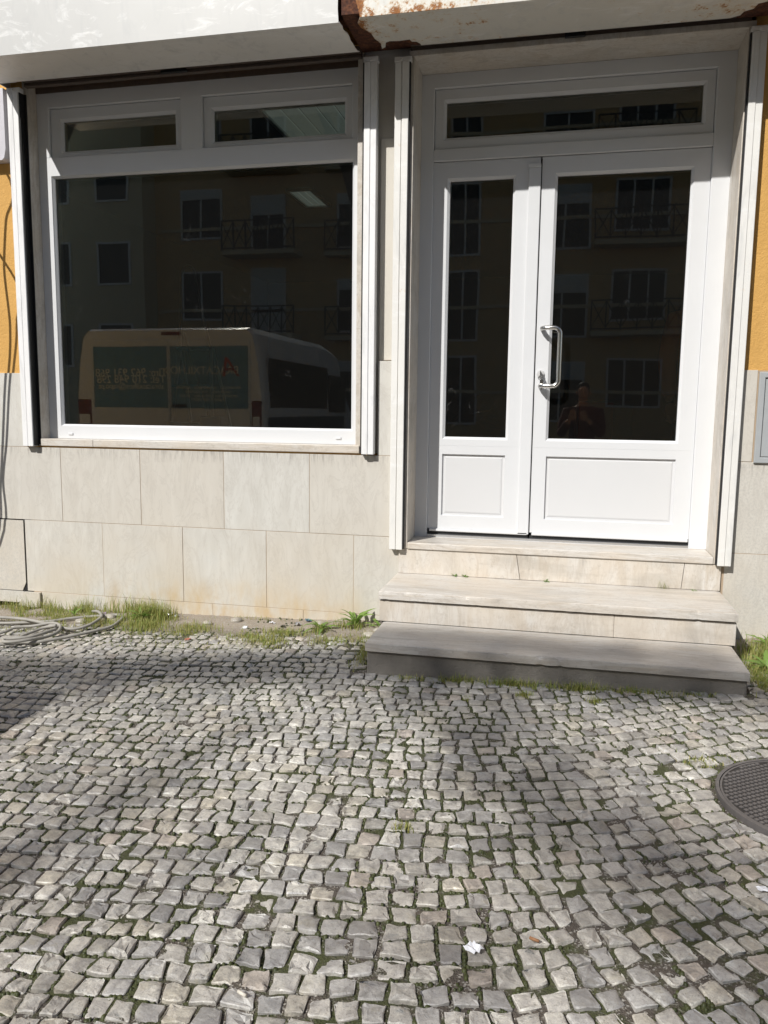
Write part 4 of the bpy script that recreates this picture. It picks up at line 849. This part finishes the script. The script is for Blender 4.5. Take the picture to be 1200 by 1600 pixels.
def person(loc, rz, label, jacket, hands, s=1.0):
    t = empty('person', loc, label, 'person'); t.rotation_euler = (0, 0, rz); t.scale = (s, s, s)
    # local frame: faces -y, feet at z=0, 1.72 tall
    ch = [[(0, 0, .93, (.15, .11)), (0, .005, 1.08, (.135, .10)), (0, .01, 1.25, (.155, .11)), (0, .015, 1.40, (.14, .10)), (0, .0, 1.475, .058), (0, -.012, 1.53, .055), (0, -.022, 1.585, (.070, .085)), (0, -.016, 1.655, (.076, .092)), (0, -.005, 1.705, (.05, .06))]]
    for sx, (el, wr) in zip((-1, 1), hands):
        sh = (sx*.185, .01, 1.395, .062)
        ch.append([3, sh, (*el, .046), (*wr, .031)])
    for sx in (-1, 1):
        ch.append([0, (sx*.095, 0, .86, .095), (sx*.10, -.01, .48, .062), (sx*.105, .02, .10, .045), (sx*.11, -.05, .05, .045), (sx*.115, -.15, .035, .035)])
    body = skin_mesh('body', ch, SKIN, t)
    jc = [[(0, 0, .86, (.175, .135)), (0, .005, 1.08, (.165, .128)), (0, .01, 1.25, (.178, .132)), (0, .015, 1.40, (.158, .118)), (0, .004, 1.455, .075)]]
    for sx, (el, wr) in zip((-1, 1), hands):
        e, w_ = Vector(el), Vector(wr); c = w_+(e-w_)*.12; jc.append([3, (sx*.19, .01, 1.392, .078), (*e, .064), (*c, .048)])
    skin_mesh('jacket', jc, jacket, t)
    skin_mesh('trousers', [[(0, 0, .95, (.162, .122)), (0, 0, .87, (.155, .12))]]+[[1, (sx*.097, 0, .80, .108), (sx*.10, -.01, .48, .080), (sx*.105, .015, .11, .066)] for sx in (-1, 1)], NAVY, t)
    for sx in (-1, 1): skin_mesh('boot', [[(sx*.105, .02, .13, .056), (sx*.108, .005, .055, .056), (sx*.112, -.08, .048, .05), (sx*.116, -.19, .04, .042)]], BOOT, t)
    skin_mesh('hair', [[(0, .045, 1.58, .055), (0, .045, 1.65, (.082, .07)), (0, .015, 1.715, (.078, .075)), (0, -.05, 1.715, (.06, .04))]], HAIR, t)
    for sx in (-1, 1):
        skin_mesh('ear', [[(sx*.075, .0, 1.60, .012), (sx*.083, .006, 1.625, .014), (sx*.08, .006, 1.648, .010)]], SKIN, t, 1)
        skin_mesh('eye', [[(sx*.030, -.100, 1.632, .010), (sx*.034, -.100, 1.632, .010)]], plain('eye_white', (.6, .58, .55), .2), t, 1)
    skin_mesh('nose', [[(0, -.098, 1.64, .010), (0, -.118, 1.602, .014), (0, -.104, 1.592, .012)]], SKIN, t, 1)
    skin_mesh('mouth', [[(-.022, -.100, 1.562, .006), (0, -.106, 1.562, .008), (.022, -.100, 1.562, .006)]], plain('lips', (.30, .11, .09), .5), t, 1)
    for sx, (el, wr) in zip((-1, 1), hands):
        e, w_ = Vector(el), Vector(wr); d = (w_-e).normalized(); side = Vector((-sx, 0, 0)); side = (side-d*side.dot(d)).normalized(); nrm = d.cross(side)
        chs = [[(*w_, .026), (*(w_+d*.04), (.036, .018)), (*(w_+d*.08), (.038, .016))]]
        for k, (off, ln) in enumerate(((-.030, .062), (-.010, .074), (.010, .070), (.030, .055))):
            b0 = w_+d*.088+side*off; j1 = b0+d*ln*.45-nrm*.006*sx; j2 = j1+d*ln*.3-nrm*.016*sx; j3 = j2+d*ln*.2-nrm*.020*sx
            chs.append([2, (*b0, .0095), (*j1, .009), (*j2, .0082), (*j3, .007)])
        b0 = w_+d*.03+side*.034; chs.append([1, (*b0, .012), (*(b0+d*.03+side*.022), .0105), (*(b0+d*.055+side*.024-nrm*.012*sx), .0085)])
        skin_mesh('hand', chs, SKIN, t)
    return t
# worker in an orange jacket behind the right edge of the wide pane
person((.885, 1.30, -.755), R(15), 'person in orange jacket and dark trousers behind the right door pane', ORNG, (((-.25, -.02, 1.10), (-.255, -.11, .84)), ((.25, .03, 1.12), (.24, -.03, .86))), .98)
# the photographer, seen only as a dark reflection in the door pane
person((.22, -4.98, -1.40), R(180), 'person in a dark red top reflected in door pane, holding a phone', REDS, (((-.22, -.12, 1.14), (-.06, -.36, 1.30)), ((.25, -.10, 1.13), (.16, -.34, 1.30))), 1.0)

# ---------------------------------------------------------------- the parked van behind, mirrored in the window
VY = -3.5; VS = 8.09/8.19
van = empty('parked_van', (-3.9, -5.2, -1.40), 'white van with blue lettered rear doors, mirrored in shop window', 'van')
VW = plain('van_white', (.72, .77, .82), .25); VB = plain('van_blue', (.12, .28, .40), .3, 0, .05); VG = plain('dark_glass', (.035, .030, .022), .35); TL = plain('red_lens', (.13, .012, .010), .2); TYRE = plain('tyre', (.02, .02, .02), .8)
vx = lambda x: x*VS; vz = lambda z: z*VS
L_, R_ = -5.52*VS, -3.21*VS; top = .874*VS; cxv = (L_+R_)/2; hw = (R_-L_)/2
def vsec(y, zt, k, zb=-1.12):
    return [(cxv-hw*.97*k, y, zb), (cxv-hw*k, y, -.7), (cxv-hw*k, y, -.05), (cxv-hw*.955*k, y, zt*.55), (cxv-hw*.90*k, y, zt*.92), (cxv-hw*.84*k, y, zt), (cxv+hw*.84*k, y, zt), (cxv+hw*.90*k, y, zt*.92), (cxv+hw*.955*k, y, zt*.55), (cxv+hw*k, y, -.05), (cxv+hw*k, y, -.7), (cxv+hw*.97*k, y, zb)]
m = MB(); m.loops([vsec(VY, top*.97, .985), vsec(VY-.06, top, 1), vsec(VY-2.6, top*1.02, 1), vsec(VY-3.3, top*.92, .98), vsec(VY-3.9, -.12, .96), vsec(VY-4.6, -.38, .92), vsec(VY-4.75, -.7, .88)], True, True, True); m.build('body', VW, van)
sx = -4.326*VS
def rdoor(x0, x1, label):
    m = MB(); m.box(x0+.006, x1-.006, VY-.005, VY+.018, -.78, .745*VS, .012, 2); d = m.build('rear_door', VW, van); d['label'] = label
    return d
dl = rdoor(-5.30*VS, sx, 'left half in the mirror, with phone lettering'); dr = rdoor(sx, -3.36*VS, 'right half in the mirror, with the firm name')
for d, x0, x1 in ((dl, -5.27*VS, sx-.02), (dr, sx+.02, -3.385*VS)):
    m = MB(); m.box(x0, x1, VY+.0185, VY+.021, -.01, .672*VS, .001); m.build('blue_panel', VB, d)
def text(s_, x, z, size, parent, mt, shear=0.0):
    cu = bpy.data.curves.new('lettering', 'FONT'); cu.body = s_; cu.size = size; cu.align_x = 'CENTER'; cu.align_y = 'CENTER'; cu.extrude = .0006; cu.shear = shear
    ob = bpy.data.objects.new('tmp', cu); col.objects.link(ob); dg = bpy.context.evaluated_depsgraph_get(); me = bpy.data.meshes.new_from_object(ob.evaluated_get(dg)); bpy.data.objects.remove(ob)
    o = bpy.data.objects.new('lettering', me); me.materials.clear(); me.materials.append(mt); col.objects.link(o); o.parent = parent; o.rotation_euler = (R(90), 0, R(180)); o.location = Vector((x, VY+.0225, z))-world_loc(parent); return o
TW_ = plain('white_letters', (.80, .80, .72), .4); TR_ = plain('red_letters', (.40, .05, .03), .4)
xl, xr = (-5.27*VS+sx)/2, (sx-3.385*VS)/2
text('A', xr+.27, .43, .30, dr, TR_, .3); text('BRACATXILHOS', xr-.07, .40, .118, dr, TW_)
for k, (s_, z) in enumerate((('Tlm: 962 931 968', .375), ('Tel: 210 948 298', .30), ('abracatxilhos@sapo.pt', .225))): text(s_, xl, z, .125 if k < 2 else .088, dl, TW_)
for k, (s_, z) in enumerate((('construção · remodelação · pinturas', .22), ('canalização · electricidade', .175), ('carpintaria e pavimentos · tectos', .13), ('impermeabilizações', .09))): text(s_, xr, z, .052, dr, TW_)
m = MB(); m.box(-4.41*VS, -4.18*VS, VY-.01, VY+.02, .79*VS, .825*VS, .004); m.build('brake_light', TL, van)
for a, b in ((-5.50, -5.32), (-3.355, -3.235)):
    m = MB(); m.box(a*VS, b*VS, VY-.06, VY+.014, -.52, .085*VS, .02, 2); t_ = m.build('tail_light', TL, van); m = MB(); m.box(a*VS+.02, b*VS-.02, VY+.0142, VY+.022, -.20, -.09, .005); m.build('reverse_lens', VW, t_)
m = MB(); m.box(cxv-hw, cxv+hw, VY-.1, VY+.09, -1.12, -.82, .03, 2); m.build('bumper', BLK, van)
m = MB(); m.box(sx+.03, sx+.20, VY+.0215, VY+.05, -.0, .03, .006); m.build('handle', BLK, van)
for s_ in (-1, 1):
    for yy in (VY-.85, VY-3.85):
        c = cxv+s_*(hw-.12); m = MB(); m.loops([[(c+q, yy+r_*math.cos(6.283*k/24), -1.08+r_*math.sin(6.283*k/24)) for k in range(24)] for q, r_ in ((-.09, .2), (-.09, .315), (.09, .315), (.09, .2))], True, True, True); wh = m.build('wheel', TYRE, van, True)
        m = MB(); m.loops([[(c+q, yy+r_*math.cos(6.283*k/16), -1.08+r_*math.sin(6.283*k/16)) for k in range(16)] for q, r_ in ((-.095, .19), (.095, .19))], True, True, True); m.build('rim', ALU, wh)
for s_ in (-1, 1):
    m = MB(); m.box(cxv+s_*(hw*1.0)-.010, cxv+s_*(hw*1.0)+.010, VY-3.2, VY-.12, -.86, -.10, .003); m.build('side_shade_panel', plain('side_shade_blue', (.025, .05, .075), .35), van)  # dark panel added along the van's flank in place of shade
    m = MB(); m.box(cxv+s_*(hw*.99)-.012, cxv+s_*(hw*.99)+.012, VY-3.3, VY-2.45, -.05, .46, .004); m.build('side_window', VG, van); m = MB(); m.box(cxv+s_*(hw*.985)-.012, cxv+s_*(hw*.985)+.012, VY-2.38, VY-.22, -.08, .55, .004); m.build('side_window', VG, van)  # rear window enlarged to darken the flank further

# ---------------------------------------------------------------- the block across the street, mirrored in the glass
blk = empty('apartment_block', (-4, -25, -1.28), 'ochre apartment block across the street, mirrored in glass', 'building')
OCH = m_render('ochre_render', (.48, .34, .17), (.55, .40, .21), .2); PALE = m_render('pale_render', (.50, .44, .30), (.58, .51, .36), .2)
BW = -22.0
m = MB(); m.box(-30, 20, -34, BW, -1.3, 15.2); m.build('wall', OCH, blk)
m = MB(); m.box(-30.2, 20.2, -34.2, BW+.25, 15.201, 15.6); m.build('cornice', PALE, blk)
m = MB(); m.box(-24, -14.4, BW, BW+.9, -1.3, 14.6); m.build('bay', PALE, blk)
for z in (.6, 3.35, 6.1, 8.85): 
    m = MB(); m.box(-14.3, 20.1, BW, BW+.07, z-.06+.05, z+.10); m.build('string_course', PALE, blk)
SHU = plain('grey_shutter', (.50, .52, .50), .5); RAILM = plain('dark_rail', (.03, .03, .03), .5); FRW = plain('white_frame', (.6, .6, .58), .5)
def bwin(x0, x1, z0, z1, shut=0.0, n=2):
    m = MB(); m.ring(x0, x1, z0, z1, (.07, .07, .07, .07), [(0, 0, BW-.05), (0, 0, BW+.05), (1, 0, BW+.05), (1, 0, BW-.05)]); 
    for k in range(1, n): xm = x0+(x1-x0)*k/n; m.box(xm-.03, xm+.03, BW+.005, BW+.045, z0+.07, z1-.07)
    f = m.build('window', FRW, blk)
    m = MB(); m.box(x0+.07, x1-.07, BW+.006, BW+.012, z0+.07, z1-.07); m.build('pane', VG, f)
    if shut: m = MB(); zs = z1-(z1-z0)*shut; m.box(x0+.06, x1-.06, BW+.046, BW+.07, zs, z1-.05); m.build('shutter', SHU, f)
def bbal(x0, x1, z0, h, y1=.9):
    m = MB(); m.box(x0, x1, BW, BW+y1, z0-.15, z0, .01); b = m.build('balcony', PALE, blk)
    m = MB(); yy = BW+y1-.05
    m.box(x0, x1, yy-.02, yy+.02, z0+h-.04, z0+h); m.box(x0, x1, yy-.02, yy+.02, z0+.05, z0+.09); n = max(2, round((x1-x0)/.45))
    for k in range(n+1): X = x0+(x1-x0)*k/n; m.box(X-.02, X+.02, yy-.019, yy+.019, z0+.0, z0+h-.01)
    for k in range(n):
        a, c = x0+(x1-x0)*k/n, x0+(x1-x0)*(k+1)/n; m.tube([(a, yy, z0+.1), (c, yy, z0+h-.05)], .018, 4); m.tube([(a, yy+.003, z0+h-.05), (c, yy+.003, z0+.1)], .018, 4)
    m.build('railing', RAILM, b)
for f in range(4):
    dz = 2.76*(f-1)
    sh = (.45, .95, .3, .15)[f]
    if f: bwin(-10.80, -9.52, 3.45+dz-.9, 4.45+dz+.35 if f != 2 else 4.45+dz, sh if f != 2 else .35, 2); bbal(-11.52, -8.95, 2.50+dz, .98)
    bwin(-13.40, -11.85, 3.05+dz, 4.75+dz, .0 if f % 2 else .2, 2); 
    bwin(-7.70, -6.90, 2.6+dz, 4.4+dz, .2, 1); 
    if f: bbal(-8.0, -6.6, 2.45+dz, 1.0, .5)
    bwin(-3.95, -2.90, 2.0+dz+.3, 4.6+dz, .0, 2); bwin(1.30, 3.00, 2.9+dz, 4.5+dz, .0, 3); bwin(-1.0, .6, 2.4+dz, 4.4+dz, .3, 2); bwin(5.5, 7.1, 2.9+dz, 4.5+dz, .4, 2)
    bwin(-5.9, -4.8, 2.9+dz, 4.3+dz, .9, 1)
    if f: bbal(.7, 3.5, 2.55+dz, .95, .7)
for X in (-18.5, -16.2): 
    for z in (1.4, 4.2, 7.0, 9.8): 
        m = MB(); m.ring(X, X+1.3, z, z+1.5, (.07,)*4, [(0, 0, BW+.86), (0, 0, BW+.95), (1, 0, BW+.95), (1, 0, BW+.86)]); f_ = m.build('window', FRW, blk); m = MB(); m.box(X+.07, X+1.23, BW+.906, BW+.912, z+.07, z+1.43); m.build('pane', VG, f_)

# ---------------------------------------------------------------- unseen street tree behind the camera; crown shaped to cast the ground shade
tree = empty('street_tree', (-4.6, -15.4, -1.4), 'tall unseen street tree behind the viewer, its crown shaped to shade the pavement', 'tree')
BARK = plain('bark', (.09, .07, .05), .9, 0, .3, 12, .5); LEAF = m_leaf('tree_leaf', (.035, .06, .012), (.09, .12, .03), .25)
ms = MB(); ms.tube(spline([(-4.6, -15.4, -1.5), (-4.75, -15.4, 2.5), (-5.6, -15.6, 6.0), (-7.2, -16.0, 9.0), (-8.6, -16.4, 11.5), (-9.2, -16.6, 13.6)]), [max(.03, .24-.0055*k) for k in range(41)], 10)
def tdens(x, y):
    """wanted shade over each patch of ground; leaves are placed to cast it"""
    yb = (-.62+.25*(x+1.5)) if x < -1.5 else (-.36 if x > -.9 else -.62+.26*(x+1.5)/.6)
    if x > .9: yb = -.62
    d = yb-y
    if d < .02: return 0.0
    v = .06+.10*noise.noise(Vector((x*1.1+3, y*1.1, 1)))+.08*noise.noise(Vector((x*2.6, y*2.6, 8)))
    v += 2.7*math.exp(-((d-.25)/.30)**2)*(1 if x < -.8 else 1.05)
    ax, ay, bx_, by_ = -.50, -1.15, .40, -2.35; k = max(0, min(1.2, ((x-ax)*(bx_-ax)+(y-ay)*(by_-ay))/((bx_-ax)**2+(by_-ay)**2)))
    v += 1.15*math.exp(-(((x-ax-k*(bx_-ax))**2+(y-ay-k*(by_-ay))**2)/.24**2))
    v += .22*max(0, min(1, (x-.15)*2.5))*max(0, min(1, (-y-1.9)*2))
    v -= .6*math.exp(-(((x-.62)/.32)**2+((y+1.25)/.22)**2))
    return max(.03, v)
bm = bmesh.new(); lay = bm.loops.layers.float_color.new('tint'); cnt = 0; clumps = []
sd = -SUN
def put_leaf(p, s_):
    n = Vector((rnd.gauss(0, 1), rnd.gauss(0, 1), rnd.gauss(0, 1)+.6)).normalized(); a = n.orthogonal().normalized(); a = Matrix.Rotation(rnd.random()*6.283, 3, n) @ a; b = n.cross(a)
    q = [bm.verts.new(p+a*s_*u+b*s_*v) for u, v in ((-1, 0), (-.3, -.5), (.5, -.42), (1, 0), (.5, .42), (-.3, .5))]; f = bm.faces.new(q); tn = rnd.random()*.8
    for lp in f.loops: lp[lay] = (tn, tn, tn, 1)
for trial in range(46000):
    X = rnd.uniform(-4.6, 2.2); Y = rnd.uniform(-5.2, -.3); dn = tdens(X, Y)
    if rnd.random()*3.2 > dn: continue
    t_ = rnd.uniform(19.5, 24.5)
    p = Vector((X, Y, -1.25))+sd*t_
    put_leaf(p, rnd.uniform(.035, .06)); cnt += 1
    if cnt % 420 == 0: clumps.append(p)
for c in clumps:
    b0 = Vector((-7.6, -16.1, 9.6)) if c.z < 13.5 else Vector((-8.7, -16.4, 11.7)); mid = (b0+c)/2+Vector((0, 0, .3)); ms.tube(spline([b0, mid, c], 4), [.02-.0017*k for k in range(9)], 5)
ms.build('trunk', BARK, tree, True)
me = bpy.data.meshes.new('crown'); bm.to_mesh(me); bm.free(); me.materials.append(LEAF); o = bpy.data.objects.new('crown', me); col.objects.link(o); o.parent = tree; o.location = -Vector(tree.location)
